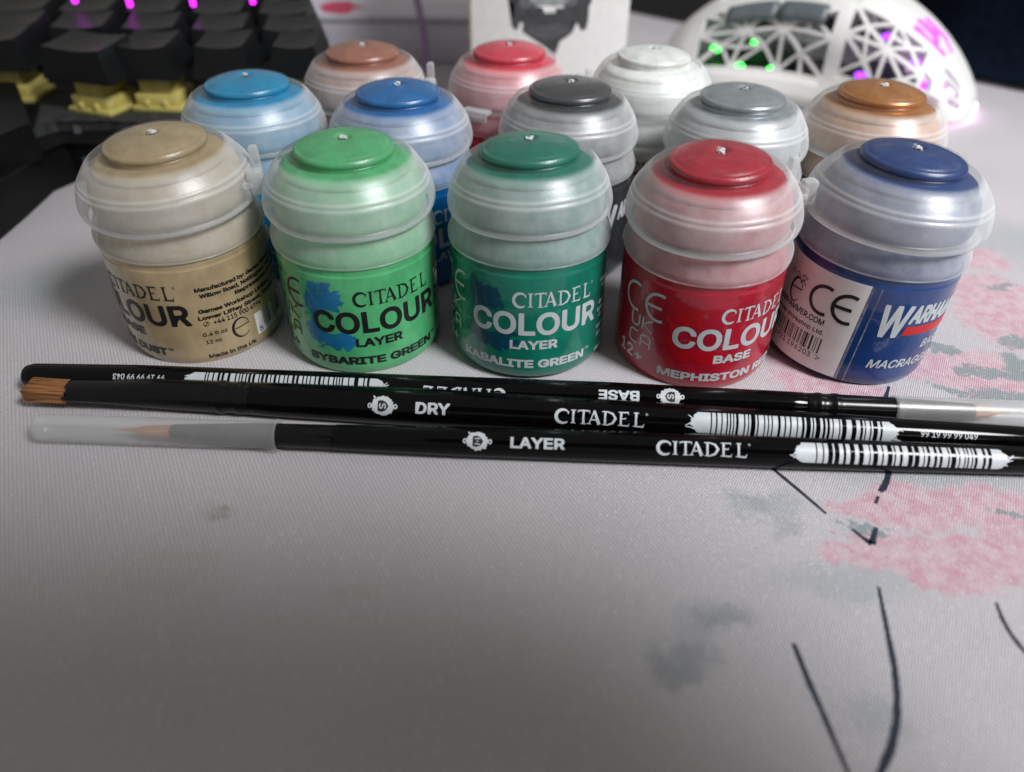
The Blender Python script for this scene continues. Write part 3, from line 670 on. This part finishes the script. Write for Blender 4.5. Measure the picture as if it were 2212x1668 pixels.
# ------------------------------------------------------------------ the printed cloth mat and the desk
def mat_material():
    t = NT('printed_satin'); v = t.obj()
    n1 = t.noise(v, .10, 4.0, .6); n2 = t.noise(v, .55, 4.0, .65)
    def off(n, k): return t.vmath('SCALE', t.vmath('SUBTRACT', n.outputs['Color'], (.5, .5, .5)), k)
    vd = t.vmath('ADD', v, t.vmath('ADD', off(n1, 11.0), t.vmath('ADD', off(n2, 6.0), off(t.noise(v, 2.0, 2., .6), 2.6))))
    def blobs(lst, lo=.74, hi=1.04):
        m = None
        for (px, py, rx, ry) in lst:
            c = at(px, py)
            d = t.vmath('LENGTH', t.vmath('MULTIPLY', t.vmath('SUBTRACT', vd, (c.x, c.y, 0)), (1 / rx, 1 / ry, 0)))
            k = t.ramp(d, hi, lo, 0, 1); m = k if m is None else t.math('MAXIMUM', m, k)
        return m
    base = t.mix(t.ramp(t.noise(v, .022, 3.0).outputs[0], .35, .65), (.60, .58, .61), (.65, .615, .64))
    teal = blobs([(2010, 1010, 24, 8), (1830, 1260, 13, 5), (1690, 1100, 5, 4), (1610, 1085, 5, 3), (1540, 1330, 7, 4), (1470, 1420, 6, 4), (2180, 520, 26, 16), (90, 620, 18, 16), (1900, 1560, 6, 4)], .2, 1.25)
    base = t.mix(t.math('MULTIPLY', teal, .55), base, (.36, .42, .44))
    grey = blobs([(1640, 1090, 3.6, 3.0), (1700, 1140, 3.6, 2.6), (1560, 1340, 5.5, 2.6), (1450, 1440, 5, 3), (1500, 1400, 4, 3)], .25, 1.2)
    base = t.mix(t.math('MULTIPLY', grey, .45), base, (.27, .30, .33))
    pinkA = blobs([(1850, 1100, 6, 3.0), (1960, 1095, 11, 6.0), (2100, 1080, 11, 5.0), (2200, 1120, 9, 8), (1960, 1200, 12, 4.4), (2100, 1205, 12, 5.5), (1830, 1195, 5, 2.5), (2060, 1260, 8, 2.6),
                   (2170, 690, 12, 16), (2080, 800, 17, 8), (2130, 620, 10, 7), (1745, 800, 9, 11), (1850, 850, 9, 6), (2200, 860, 14, 6), (2120, 560, 8, 8)])
    shade = t.mix(t.ramp(t.noise(v, .32, 5., .7).outputs[0], .36, .62), (.66, .34, .42), (.74, .55, .60))
    base = t.mix(t.math('MULTIPLY', pinkA, .92), base, shade)
    leaf = blobs([(2035, 752, 3.2, 2.6), (2105, 800, 5, 2.6), (2165, 812, 6, 2.6), (2205, 800, 5, 7), (1985, 735, 3, 3), (2165, 618, 4.5, 1.2), (2200, 740, 5, 3), (2060, 842, 6, 1.8), (2170, 870, 8, 4), (1875, 1155, 4.5, 1.4), (2180, 1110, 4.0, 1.0)])
    base = t.mix(t.math('MULTIPLY', leaf, .85), base, (.22, .30, .31))
    st = blobs([(470, 1110, 2.4, 1.6)], .0, 1.7); st2 = blobs([(760, 1290, 5, 2.6), (350, 1250, 12, 8)], .2, 1.2)
    base = t.mix(t.math('MULTIPLY', st, .55), base, (.25, .19, .10)); base = t.mix(t.math('MULTIPLY', st2, .15), base, (.42, .36, .22))
    # knit: diagonal ribs of small stitches
    sx = t.n('ShaderNodeSeparateXYZ'); t.link(v, sx.inputs[0]); X, Y = sx.outputs[0], sx.outputs[1]
    wob = t.math('MULTIPLY', t.math('SUBTRACT', t.noise(v, .8, 2.).outputs[0], .5), .5)
    a = t.math('ADD', t.math('MULTIPLY', X, 8.4), t.math('ADD', t.math('MULTIPLY', Y, 4.6), wob)); wob2 = t.math('MULTIPLY', t.noise(v, 1.3, 2.).outputs[0], 2.0); a = t.math('ADD', a, wob2); b = t.math('SUBTRACT', t.math('MULTIPLY', Y, 12.0), t.math('MULTIPLY', X, 5.0))
    s1 = t.math('SINE', a); s2 = t.math('SINE', t.math('ADD', b, t.math('MULTIPLY', t.noise(v, 1.7, 2.).outputs[0], 2.2)))
    h = t.math('ADD', t.math('MULTIPLY', s1, .36), t.math('MULTIPLY', t.math('MULTIPLY', s1, s2), .75))
    gr = t.noise(v, 3.2, 2.0, .6)
    h = t.math('ADD', h, t.math('MULTIPLY', gr.outputs[0], 1.0))
    vor = t.n('ShaderNodeTexVoronoi'); t.put(vor.inputs['Vector'], v); vor.inputs['Scale'].default_value = 1.5
    pick = t.math('GREATER_THAN', t.n('ShaderNodeSeparateColor').outputs[0], 2.0)
    sc2 = t.n('ShaderNodeSeparateColor'); t.link(vor.outputs['Color'], sc2.inputs[0])
    spark = t.math('MULTIPLY', t.math('GREATER_THAN', sc2.outputs[0], .72), t.ramp(vor.outputs['Distance'], .36, .16, 0, 1))
    col = t.vmath('SCALE', base, t.ramp(h, -.7, 1.9, .70, 1.20))
    col = t.mix(t.math('MULTIPLY', spark, .55), col, (.85, .85, .86))  # satin glints painted into the cloth colour as pale dots
    t.set(Base_Color=col, Roughness=t.math('SUBTRACT', .52, t.math('MULTIPLY', spark, .2)), Specular_IOR_Level=.45, Sheen_Weight=.25, Normal=t.bump(h, .15, 1.0))
    return t.m
M_MAT = mat_material()
e0, e1 = at(2212, 197), at(1361, 25); ed = (e1 - e0).normalized()
c0 = e0 - ed * 260; c1 = e1 + ed * 240
V = [(c0.x, c0.y), (c1.x, c1.y), (-420, 560), (-420, -160), (300, -160), (470, 60)]
bm = bmesh.new(); prism_bm(bm, V, -3.0, 0.0, .5)
mat = thing('desk_mat', 'large pale satin desk mat printed with pink blossom and dark twigs under everything', 'desk mat')
bm_obj('cloth_top', bm, M_MAT, mat)
# stitched rim along the far edge
bm = bmesh.new(); nn = Vector((-ed.y, ed.x, 0)); n_st = 210; tot = (c1 - c0).length
for i in range(n_st):
    p = c0 + ed * (tot * (i + .5) / n_st) + nn * (-1.4 if nn.y > 0 else 1.4)
    mt = Matrix.Translation((p.x, p.y, .05)) @ Matrix.Rotation(math.atan2(ed.y, ed.x) + .35, 4, 'Z')
    box_bm(bm, -tot / n_st * .5, tot / n_st * .5, -.5, .5, -.25, .5, .15, mt, 1)
tag(bm_obj('stitched_rim', bm, plain('rim_thread', (.05, .045, .06), .7, .3), mat), kind='stuff')
M_TWIG = plain('twig_print', (.013, .019, .036), .6, .25, grain=.05, gscale=2.)
TW = [([(1560, 920), (1672, 1015), (1730, 1063), (1785, 1110)], [.7, .75, .8, .5]),
      ([(1910, 990), (1921, 1015), (1917, 1035), (1908, 1055), (1900, 1062)], [.9, 1.0, 1.1, 1.2, .9]), ([(1897, 1072), (1891, 1088)], [.55, .5]),
      ([(1840, 1143), (1862, 1160), (1884, 1176)], [.45, .7, 1.2]), ([(1893, 1140), (1887, 1160), (1884, 1176)], [.7, 1.0, 1.1]),
      ([(1898, 1268), (1906, 1310), (1918, 1370), (1932, 1440), (1938, 1500), (1937, 1560), (1925, 1615), (1903, 1668), (1880, 1720)], [.45, .6, .75, .9, 1.05, 1.1, 1.1, 1.0, .9]),
      ([(1714, 1390), (1730, 1430), (1750, 1480), (1775, 1535), (1800, 1595), (1828, 1660), (1850, 1720)], [.7, .85, .85, .75, .7, .65, .6]),
      ([(2152, 1302), (2164, 1335), (2182, 1368), (2205, 1398), (2240, 1435)], [.5, .65, .7, .75, .8]), ([(1920, 835), (1912, 865), (1903, 885)], [.55, .9, 1.1])]
for pts, wd in TW:
    P3d = [at(*p) for p in pts]; pts2 = [(p.x, p.y) for p in P3d]
    d2, w2 = [], []
    for i in range(len(pts2) - 1):
        for k in range(5): f = k / 5; d2.append(tuple(Vector(pts2[i]).lerp(Vector(pts2[i + 1]), f))); w2.append((wd[i] * (1 - f) + wd[i + 1] * f) * random.uniform(.86, 1.12))
    d2.append(pts2[-1]); w2.append(wd[-1]); Vv, Q = stroke(d2, w2)
    mesh_obj('printed_twig', [(x, y, .03) for x, y in Vv], Q, M_TWIG, mat, smooth=False)
bm = bmesh.new(); box_bm(bm, -900, 900, -400, 1100, -30, -4, .0)
tag(bm_obj('desk', bm, M_DESK, None), 'black desk top seen beyond the far edge of the mat', kind='structure')

# ------------------------------------------------------------------ keyboard at the left
kb = thing('keyboard', 'black mechanical keyboard with yellow switches and magenta glow between its keys', 'keyboard', (-120, 260, 0))
def kb_off(o): o.location = Vector((120, -260, 0)) * S; return o
zr = 16.0
g0 = [at(0, 522), at(60, 470), at(120, 414), at(172, 392)]
pl = [at(70, 277, zr), at(120, 262, zr), at(230, 260, zr), at(700, 250, zr)]
# case: footprint from the seen front contour, then out of view to the left and back
foot = [(g0[0].x - 60, g0[0].y - 26)] + [(p.x, p.y) for p in g0] + [(-100, 217), (-60, 219), (-56, 226), (-110, 420), (-330, 420), (-330, 190)]
bm = bmesh.new(); prism_bm(bm, foot, 0.5, 13.0, 2.0); kb_off(bm_obj('case', bm, M_PLASTIC, kb))
plate = [(-176, 300), (pl[0].x, pl[0].y), (pl[1].x, pl[1].y), (pl[2].x, pl[2].y), (-59, 224), (-108, 410), (-320, 410), (-320, 300)]
bm = bmesh.new(); prism_bm(bm, plate, 12.5, zr, .5); kb_off(bm_obj('switch_plate', bm, M_PLATE, kb))
# raised block at the left and the light ridge on the front wall
a0, a1 = at(-60, -60, 22), at(0, 96, 22); a2, a3 = at(40, 193, 22), at(66, 268, 22)
bm = bmesh.new(); prism_bm(bm, [(a0.x, a0.y), (a1.x, a1.y), (a2.x, a2.y), (a3.x, a3.y), (a3.x - 6, a3.y - 14), (-150, 165), (-330, 175), (-330, 300)][::-1], 12.0, 22.0, 1.2); kb_off(bm_obj('side_bezel', bm, M_PLASTIC, kb))
r0, r1, r2 = at(228, 266, 14.2), at(164, 271, 14.2), at(192, 356, 6)
bm = bmesh.new()
for p_, q_ in ((r0, r1), (r1, r2)):
    d = (q_ - p_); mt = Matrix.Translation((p_ + q_) / 2) @ d.to_track_quat('X', 'Z').to_matrix().to_4x4(); box_bm(bm, -d.length / 2, d.length / 2, -1.2, 1.2, -.8, 1.2, .5, mt)
kb_off(bm_obj('trim_ridge', bm, plain('trim_grey', (.06, .065, .075), .35, .1), kb))
def keycap_bm(bm, x0, x1, y0, y1, z0, z1):
    ins = 2.4; n = 6
    bo = [(x0, y0), (x1, y0), (x1, y1), (x0, y1)]; tx0, tx1, ty0, ty1 = x0 + ins, x1 - ins, y0 + 1.6, y1 - 2.4
    rows = []
    vb = [bm.verts.new((x, y, z0)) for x, y in bo]
    grid = []
    for j in range(n + 1):
        row = []
        for i in range(n + 1):
            u, v = i / n, j / n; dish = -1.3 * (1 - (2 * u - 1) ** 2) * .6 - .35 * (1 - (2 * v - 1) ** 2)
            row.append(bm.verts.new((tx0 + (tx1 - tx0) * u, ty0 + (ty1 - ty0) * v, z1 + dish + v * .8)))
        grid.append(row)
    for j in range(n):
        for i in range(n): bm.faces.new((grid[j][i], grid[j][i + 1], grid[j + 1][i + 1], grid[j + 1][i]))
    sides = [[grid[0][i] for i in range(n + 1)], [grid[j][n] for j in range(n + 1)], [grid[n][n - i] for i in range(n + 1)], [grid[n - j][0] for j in range(n + 1)]]
    for k in range(4): bm.faces.new([vb[k], vb[(k + 1) % 4]] + sides[k][::-1])
    bm.faces.new(vb[::-1])
    es = [e for e in bm.edges if len(e.link_faces) == 2 and e.calc_face_angle(0) > .5 and (e.verts[0] in {v for s_ in sides for v in s_} or e.verts[1] in {v for s_ in sides for v in s_})]
    bmesh.ops.bevel(bm, geom=es, offset=.55, segments=2, profile=.6, affect='EDGES')
def key(x0, x1, y0, z0, led=False, depth=18.0, h=9.5, rot=0.0, sw=True):
    bm = bmesh.new(); w_ = (x1 - x0) / 2; keycap_bm(bm, -w_, w_, 0, depth, 0, h)
    o = bm_obj('keycap', bm, M_CAP, kb, angle=35); o.location = Vector(((x0 + x1) / 2 + 120, y0 - 260, z0)) * S; o.rotation_euler = (.07, 0, rot)
    if not sw: return o
    bm = bmesh.new()
    mt = Matrix.Identity(4)
    box_bm(bm, -8.0, 8.0, 1.0, 17.0, zr - z0, zr - z0 + 1.6, .3); box_bm(bm, -6.9, 6.9, 2.2, 15.8, zr - z0 + 1.6, zr - z0 + 5.2, .7); box_bm(bm, -5.2, 5.2, 3.4, 14.6, zr - z0 + 5.2, -.2 if z0 > zr + 6 else zr - z0 + 6, .5)
    box_bm(bm, -3.6, -2.2, .8, 2.3, zr - z0 + 1.6, zr - z0 + 3.4, .2); box_bm(bm, 2.2, 3.6, .8, 2.3, zr - z0 + 1.6, zr - z0 + 3.4, .2)
    s_ = bm_obj('switch', bm, M_YELLOW, kb); s_.location = o.location; s_.rotation_euler = (0, 0, rot)
    return o
KX = [(-176.0, -153.5, 246.0, .02), (-147.5, -121.5, 236.0, -.30), (-123.3, -104.4, 239.2, -.06), (-100.2, -81.3, 241.0, 0), (-77.0, -59.5, 242.0, .0)]
for x0, x1, y0, rt in KX: key(x0 + (0.8 if rt < -.1 else 0), x1, y0, 26.0, rot=rt)
for r_ in range(1, 5):
    for c_ in range(5):
        x1 = -57.0 - c_ * 22.8; key(x1 - 20.6 - .33 * 19.3 * r_, x1 - .33 * 19.3 * r_, 240 + r_ * 19.3, 26.0 + r_ * .9, sw=False, rot=.10)
M_LED = emit_mat('magenta_led', (.72, .02, .85), 3.5)
for px, py in ((160, -4), (279, 4), (416, 3), (545, -2)):
    c = at(px, py, 40.5)
    bm = bmesh.new(); box_bm(bm, -.75, .75, -.8, .8, -1.6, 1.6, .4); o = bm_obj('key_light', bm, M_LED, kb); o.location = (c + Vector((120, -260, 0))) * S

# ------------------------------------------------------------------ white box with a printed drawing
bx = thing('white_box', 'white card box printed with a dark grey machine part behind the coral pot', 'box', (12, 300, 0))
x0, x1 = aty(1017, 60, 300).x, aty(1356, 60, 300).x
def bo(o): o.location = Vector((-12, -300, 0)) * S; return o
bm = bmesh.new(); box_bm(bm, x0, x1, 300, 345, .1, 96, .5); bo(bm_obj('carton', bm, M_CARD, bx))
bm = bmesh.new(); box_bm(bm, x0 - .5, x0 - .02, 299.6, 300.6, .1, 96, .1); bo(bm_obj('carton_edge', bm, M_CARDEDGE, bx))
def fpx(p): v = aty(p[0], p[1], 300); return (v.x, v.z)
def fig(name, pts, col, d):
    P_ = [fpx((972 + x * .2511, y * .2511)) for x, y in pts]
    bm = bmesh.new(); f = bm.faces.new([bm.verts.new((x, 300 - d, z)) for x, z in P_]); bmesh.ops.triangulate(bm, faces=[f])
    bo(bm_obj(name, bm, plain('ink_' + name, col, .6, .25), bx, smooth=False))
fig('printed_figure', [(500, -260), (500, 0), (560, 40), (530, 220), (560, 262), (590, 240), (600, 190), (630, 200), (620, 270), (660, 300), (720, 330), (780, 380), (880, 440), (905, 470), (915, 410), (945, 360), (1000, 315), (1050, 285), (1060, 190), (1090, 190), (1130, 270), (1170, 250), (1190, 180), (1190, 60), (1220, 20), (1215, -260)], (.055, .055, .06), .04)
fig('printed_panel', [(640, 215), (1040, 205), (1030, 275), (960, 310), (880, 345), (760, 330), (650, 290)], (.085, .085, .09), .08)
fig('printed_plate', [(580, -260), (600, 40), (640, 75), (720, 50), (700, -20), (1030, -20), (1000, 60), (1090, 50), (1120, -260)], (.12, .125, .13), .07)
fig('printed_bracket', [(740, 62), (800, 70), (815, 112), (905, 112), (910, 70), (975, 70), (980, 48), (740, 48)], (.72, .73, .72), .11)
fig('printed_window', [(680, -260), (690, 10), (740, 40), (985, 40), (1040, -10), (1040, -260)], (.32, .35, .35), .10)

# white carton lying behind the brown pot, with a red printed mark
wb_ = thing('flat_carton', 'white flat carton with a crimson printed mark lying behind the brown pot', 'box', (-60, 380, 0))
hz = aty(850, 34, 360).z
bm = bmesh.new(); box_bm(bm, -150, -19.5, 360, 520, .1, hz, .6); o = bm_obj('carton', bm, plain('carton_lilac', (.62, .60, .68), .5, .05), wb_); o.location = Vector((60, -380, 0)) * S
bm = bmesh.new(); c = [at(x, y, hz + .06) for x, y in ((688, 14), (700, 26), (735, 31), (757, 28), (762, 20), (790, 16), (760, 8), (757, 2), (712, 4))]
f = bm.faces.new([bm.verts.new(p) for p in c]); o = bm_obj('printed_mark', bm, plain('crimson_ink', (.62, .03, .12), .5, .1), wb_, smooth=False); o.location = Vector((60, -380, 0)) * S
bm = bmesh.new(); box_bm(bm, -149, -20, 359.6, 360.2, hz - 3.0, hz - 1.6, .1); o = bm_obj('lid_seam', bm, plain('seam_grey', (.33, .34, .36), .6, .1), wb_); o.location = Vector((60, -380, 0)) * S

def tube_path(name, pts, r, mat, parent=None, seg=10):
    V, Fc = [], []; n = len(pts); P = [Vector(p) for p in pts]
    for i in range(n):
        d = (P[min(i + 1, n - 1)] - P[max(i - 1, 0)]).normalized(); a = d.orthogonal().normalized(); b = d.cross(a)
        if i and V:
            pass
        a = Vector((0, 0, 1)).cross(d); a = a.normalized() if a.length > .05 else d.orthogonal().normalized(); b = d.cross(a)
        V += [P[i] + (a * math.cos(2 * PI * k / seg) + b * math.sin(2 * PI * k / seg)) * r for k in range(seg)]
    for i in range(n - 1):
        for k in range(seg): Fc.append((i * seg + k, i * seg + (k + 1) % seg, (i + 1) * seg + (k + 1) % seg, (i + 1) * seg + k))
    Fc += [tuple(range(seg))[::-1], tuple(range((n - 1) * seg, n * seg))]
    return mesh_obj(name, V, Fc, mat, parent)
pts = [aty(885, -60, 352), aty(895, -20, 350), aty(902, 5, 348), aty(911, 45, 345), aty(918, 90, 342), aty(919, 130, 340)]; pts.append(Vector((pts[-1].x + 1, 338, 1.4)))
tag(tube_path('cable', pts, 1.5, plain('lilac_cable', (.34, .22, .42), .5, .1)), 'thin lilac cable hanging down in front of the flat white carton', 'cable')

# ------------------------------------------------------------------ mouse
ms_c = Vector((124.0, 330.0, 0)); FW = Vector((-.86, .51, 0)).normalized(); LF = Vector((-FW.y, FW.x, 0)) if False else Vector((-.51, -.86, 0)).normalized()
mo = thing('computer_mouse', 'white perforated computer mouse with green and purple lights inside', 'computer mouse', (ms_c.x, ms_c.y, 0))
mo.rotation_euler = Matrix((FW, -Vector((LF.x, LF.y, 0)) * -1, Vector((0, 0, 1)))).transposed().to_euler()
ML = 64.0
def shell(s, t):
    """s: -1 rear .. 1 front; t: 0 left base .. 1 right base"""
    wd = 33.5 * (1 - abs(s) ** 3.2) ** (1 / 2.6) * (1 - .06 * math.cos(s * PI)) if abs(s) < 1 else 0
    wd = max(wd, .5)
    ht = 42.0 * max(0, 1 - (abs(s - .02) / (1.0 if s > .02 else 1.03)) ** 2.0) ** (.62 if s > .02 else .80)
    if s > .2: ht = max(ht, 16 * (1 - max(0, s - .9) / .1 * .6))
    a = PI * t; cx, sx_ = math.cos(a), math.sin(a); e = .72
    y = wd * math.copysign(abs(cx) ** e, cx); z = 1.5 + ht * abs(sx_) ** e
    if cx > 0: y -= 4.5 * math.sin(PI * min(1, max(0, (s + .45) / 1.2))) * math.exp(-((z - 15) / 9.0) ** 2)
    return Vector((ML * s, y, z))
def on_shell(s_, t_, h=.5):
    s_ = min(.985, max(-.985, s_)); p = shell(s_, t_); du = shell(min(.99, s_ + .01), t_) - shell(max(-.99, s_ - .01), t_); dv = shell(s_, t_ + .005) - shell(s_, t_ - .005); nn_ = du.cross(dv).normalized()
    if nn_.dot(p - Vector((p.x * .6, 0, 8))) < 0: nn_ = -nn_
    return p + nn_ * h
NS, NTT = 84, 72
OPEN = [(-.15, .66, .045, .285), (-.67, -.21, .065, .325), (-.20, .62, .335, .475), (-.34, .60, .60, .94)]      # windows of the lattice: s0, s1, t0, t1
SLITS = [(-.90, -.80, .20, .26), (-.90, -.78, .29, .34), (-.80, -.70, .06, .11), (-.91, -.84, .12, .16), (-.72, -.665, .12, .20)]
inside = lambda s_, t_, w_: w_[0] < s_ < w_[1] and w_[2] < t_ < w_[3]
bm = bmesh.new(); gv = [[bm.verts.new(shell(-.985 + 1.97 * i / NS, j / NTT)) for j in range(NTT + 1)] for i in range(NS + 1)]
for i in range(NS):
    for j in range(NTT):
        s_, t_ = -.985 + 1.97 * (i + .5) / NS, (j + .5) / NTT
        if any(inside(s_, t_, w_) for w_ in OPEN + SLITS): continue
        bm.faces.new((gv[i][j], gv[i + 1][j], gv[i + 1][j + 1], gv[i][j + 1]))
bmesh.ops.delete(bm, geom=[v for v in bm.verts if not v.link_faces], context='VERTS')
so_ = bm_obj('shell', bm, M_SHELL, mo, angle=60)
md = so_.modifiers.new('thickness', 'SOLIDIFY'); md.thickness = 1.5 * S; md.offset = -1
# the struts that span each window
def strut(bm, a, b, wd):
    n = 7; rows = []
    for i in range(n + 1):
        f = i / n; s_, t_ = a[0] + (b[0] - a[0]) * f, a[1] + (b[1] - a[1]) * f
        p, o_ = on_shell(s_, t_, .02), on_shell(s_, t_, -1.5); q = on_shell(a[0] + (b[0] - a[0]) * min(1, f + .02), a[1] + (b[1] - a[1]) * min(1, f + .02), .02) - on_shell(a[0] + (b[0] - a[0]) * (f - .02), a[1] + (b[1] - a[1]) * (f - .02), .02)
        sd = q.cross(p - o_).normalized() * wd / 2
        rows.append([bm.verts.new(x) for x in (p + sd, p - sd, o_ - sd * .8, o_ + sd * .8)])
    for r0_, r1_ in zip(rows, rows[1:]):
        for k in range(4): bm.faces.new((r0_[k], r1_[k], r1_[(k + 1) % 4], r0_[(k + 1) % 4]))
    bm.faces.new(rows[0][::-1]); bm.faces.new(rows[-1])
rl_ = random.Random(5)
for w_, nx, ny in ((OPEN[0], 3, 2), (OPEN[1], 2, 2), (OPEN[2], 4, 1), (OPEN[3], 4, 2)):
    s0_, s1_, t0_, t1_ = w_; bm = bmesh.new()
    nd = {}
    for i in range(nx + 1):
        for j in range(ny + 1):
            jx, jt = (rl_.uniform(-.035, .035) if 0 < i < nx else 0), (rl_.uniform(-.016, .016) if 0 < j < ny else 0)
            nd[i, j] = (s0_ + (s1_ - s0_) * i / nx + jx, t0_ + (t1_ - t0_) * j / ny + jt)
    for i in range(nx):
        for j in range(ny):
            c_ = [nd[i, j], nd[i + 1, j], nd[i + 1, j + 1], nd[i, j + 1]]
            hub = (sum(p[0] for p in c_) / 4 + rl_.uniform(-.03, .03), sum(p[1] for p in c_) / 4 + rl_.uniform(-.012, .012))
            for p in c_: strut(bm, hub, p, rl_.uniform(1.1, 1.6))
            k_ = rl_.randrange(4); strut(bm, hub, ((c_[k_][0] + c_[(k_ + 1) % 4][0]) / 2, (c_[k_][1] + c_[(k_ + 1) % 4][1]) / 2), 1.2)
            if i: strut(bm, c_[0], c_[3], 1.3)
            if j: strut(bm, c_[0], c_[1], 1.3)
    e_ = [(s0_, t0_), (s1_, t0_), (s1_, t1_), (s0_, t1_)]
    for p_, q_ in zip(e_, e_[1:] + e_[:1]):
        for f in range(4): strut(bm, (p_[0] + (q_[0] - p_[0]) * f / 4, p_[1] + (q_[1] - p_[1]) * f / 4), (p_[0] + (q_[0] - p_[0]) * (f + 1) / 4, p_[1] + (q_[1] - p_[1]) * (f + 1) / 4), 1.7)
    bm_obj('lattice', bm, M_SHELL, mo, angle=30)
bm = bmesh.new(); prism_bm(bm, [(ML * .97 * math.cos(a) * 1.0, 30 * math.copysign(abs(math.sin(a)) ** .7, math.sin(a))) for a in [2 * PI * k / 40 for k in range(40)]], .3, 2.2, .3); bm_obj('base_plate', bm, M_SHELL, mo)
bm = bmesh.new(); box_bm(bm, -40, 42, -20, 20, 6, 7.4, .2); box_bm(bm, 6, 30, -9, 9, 7.4, 15, .6); box_bm(bm, -34, -14, -12, 14, 7.4, 12, .6); bm_obj('circuit_board', bm, M_DARKBOARD, mo)
M_SIDE = plain('grey_button', (.10, .12, .13), .45, .1)
for s0_, s1_ in ((-.08, .18), (.21, .50)):      # two thumb buttons
    bm = bmesh.new(); n = 8; fr = []
    for i in range(n + 1):
        s_ = s0_ + (s1_ - s0_) * i / n; fr.append([bm.verts.new(shell(s_, t_) + Vector((0, .9, .3))) for t_ in (.205, .23, .255, .278)])
    for i in range(n):
        for k in range(3): bm.faces.new((fr[i][k], fr[i + 1][k], fr[i + 1][k + 1], fr[i][k + 1]))
    o = bm_obj('thumb_button', bm, M_SIDE, mo); md = o.modifiers.new('thickness', 'SOLIDIFY'); md.thickness = 2.0 * S; md.offset = 0
M_GREEN = emit_mat('green_led', (.02, .95, .08), 5.0); M_PURPLE = emit_mat('purple_led', (.36, .05, .95), 2.6); M_PINK = emit_mat('pink_glow', (1.0, .62, .95), 4.0)
for n_, (x, y, z), m_, r_ in (('green_light', (20, 22, 20), M_GREEN, 1.8), ('green_light', (12, 21, 11), M_GREEN, 1.6), ('green_light', (10, 10, 33), M_GREEN, 1.6), ('green_light', (26, 18, 9), M_GREEN, 2.4), ('green_light', (40, 8, 12), M_GREEN, 2.2),
                              ('purple_light', (-34, 24, 10), M_PURPLE, 2.6), ('purple_light', (-22, 23, 14), M_PURPLE, 2.2), ('purple_light', (-44, 16, 12), M_PURPLE, 2.6), ('purple_light', (-38, 2, 16), M_PURPLE, 2.6), ('purple_light', (-24, -8, 22), M_PURPLE, 2.2), ('purple_light', (-50, 4, 9), M_PURPLE, 2.0)):
    bm = bmesh.new(); bmesh.ops.create_icosphere(bm, subdivisions=2, radius=r_)
    for v in bm.verts: v.co.z *= .6
    o = bm_obj(n_, bm, m_, mo); o.location = Vector((x, y, z)) * S
# glowing emblem on the back and the light strip under the tail
for pl_, wd in (([(-.74, .38), (-.54, .37)], .022), ([(-.55, .375), (-.69, .415)], .034), ([(-.68, .42), (-.54, .43)], .02), ([(-.55, .435), (-.67, .47)], .034), ([(-.57, .49), (-.70, .50), (-.77, .465)], .022)):
    Vv, Q = stroke(pl_, wd); bm = bmesh.new(); vs = [bm.verts.new(on_shell(*p, .25)) for p in Vv]
    for q_ in Q: bm.faces.new([vs[k] for k in q_])
    o = bm_obj('glowing_emblem', bm, M_PURPLE, mo); md = o.modifiers.new('thickness', 'SOLIDIFY'); md.thickness = .5 * S
Vv, Fc = [], []; n = 30
for i in range(n + 1):
    a = math.radians(112 + 136 * i / n); x, y = ML * 1.0 * math.cos(a), 31.5 * math.copysign(abs(math.sin(a)) ** .7, math.sin(a)); k = .96
    Vv += [(x, y, 1.0), (x, y, 2.8), (x * k, y * k, 2.8), (x * k, y * k, 1.0)]
for i in range(n):
    for k in range(4): Fc.append((4 * i + k, 4 * i + (k + 1) % 4, 4 * i + 4 + (k + 1) % 4, 4 * i + 4 + k))
mesh_obj('light_strip', Vv, Fc, M_PINK, mo)
pts = [ms_c + FW * (60 + 8 * i) + Vector((0, 0, max(2.2, 8 - i * 2.5))) for i in range(9)]
tube_path('mouse_cord', pts, 2.0, plain('grey_cord', (.42, .40, .42), .6, .1)).parent = None
tag(bpy.data.objects['mouse_cord'], 'grey cord leaving the front of the white mouse', 'cord')

# ------------------------------------------------------------------ dark cloth heap beyond the mat, upper right
n = 44; Vv, Fc = [], []
for j in range(n + 1):
    for i in range(n + 1):
        x = 205 + 330 * i / n; y = 372 + 330 * j / n - .80 * (x - 205)
        k = min(1, j / 8) * min(1, i / 4)
        z = -3.6 + k * (58 + 16 * math.sin(x * .045 + y * .02) + 9 * math.sin(x * .11 - y * .07) + 5 * math.sin(y * .16 + x * .05))
        Vv.append((x, y, z))
for j in range(n):
    for i in range(n): b = j * (n + 1) + i; Fc.append((b, b + 1, b + n + 2, b + n + 1))
tag(mesh_obj('navy_cloth', Vv, Fc, M_NAVY), 'rumpled dark navy cloth heaped beyond the mat, behind the mouse', 'cloth')

# ------------------------------------------------------------------ the phone that takes the picture, just behind its own lens
ph = thing('smartphone', 'black smartphone held level just behind the viewpoint, shading the near mat', 'phone')
ph.matrix_world = Matrix.Translation(Vector((0, 0, CH)) * S - _f * 5.0 * S) @ Matrix((_r2, _u2, -_f)).transposed().to_4x4()
def rrect(x0, x1, y0, y1, r, n=8):
    P_ = []
    for cx, cy, a0_ in ((x1 - r, y1 - r, 0), (x0 + r, y1 - r, 90), (x0 + r, y0 + r, 180), (x1 - r, y0 + r, 270)):
        P_ += arc(cx, cy, r, r, a0_, a0_ + 90, n)
    return P_
bm = bmesh.new(); prism_bm(bm, rrect(-42, 117, -35, 41, 11), 0, 8.5, .8); bm_obj('phone_body', bm, M_PLASTIC, ph)
bm = bmesh.new(); prism_bm(bm, rrect(-39, 114, -32.5, 38.5, 9), 8.5, 8.7); bm_obj('screen', bm, M_BLACK, ph)
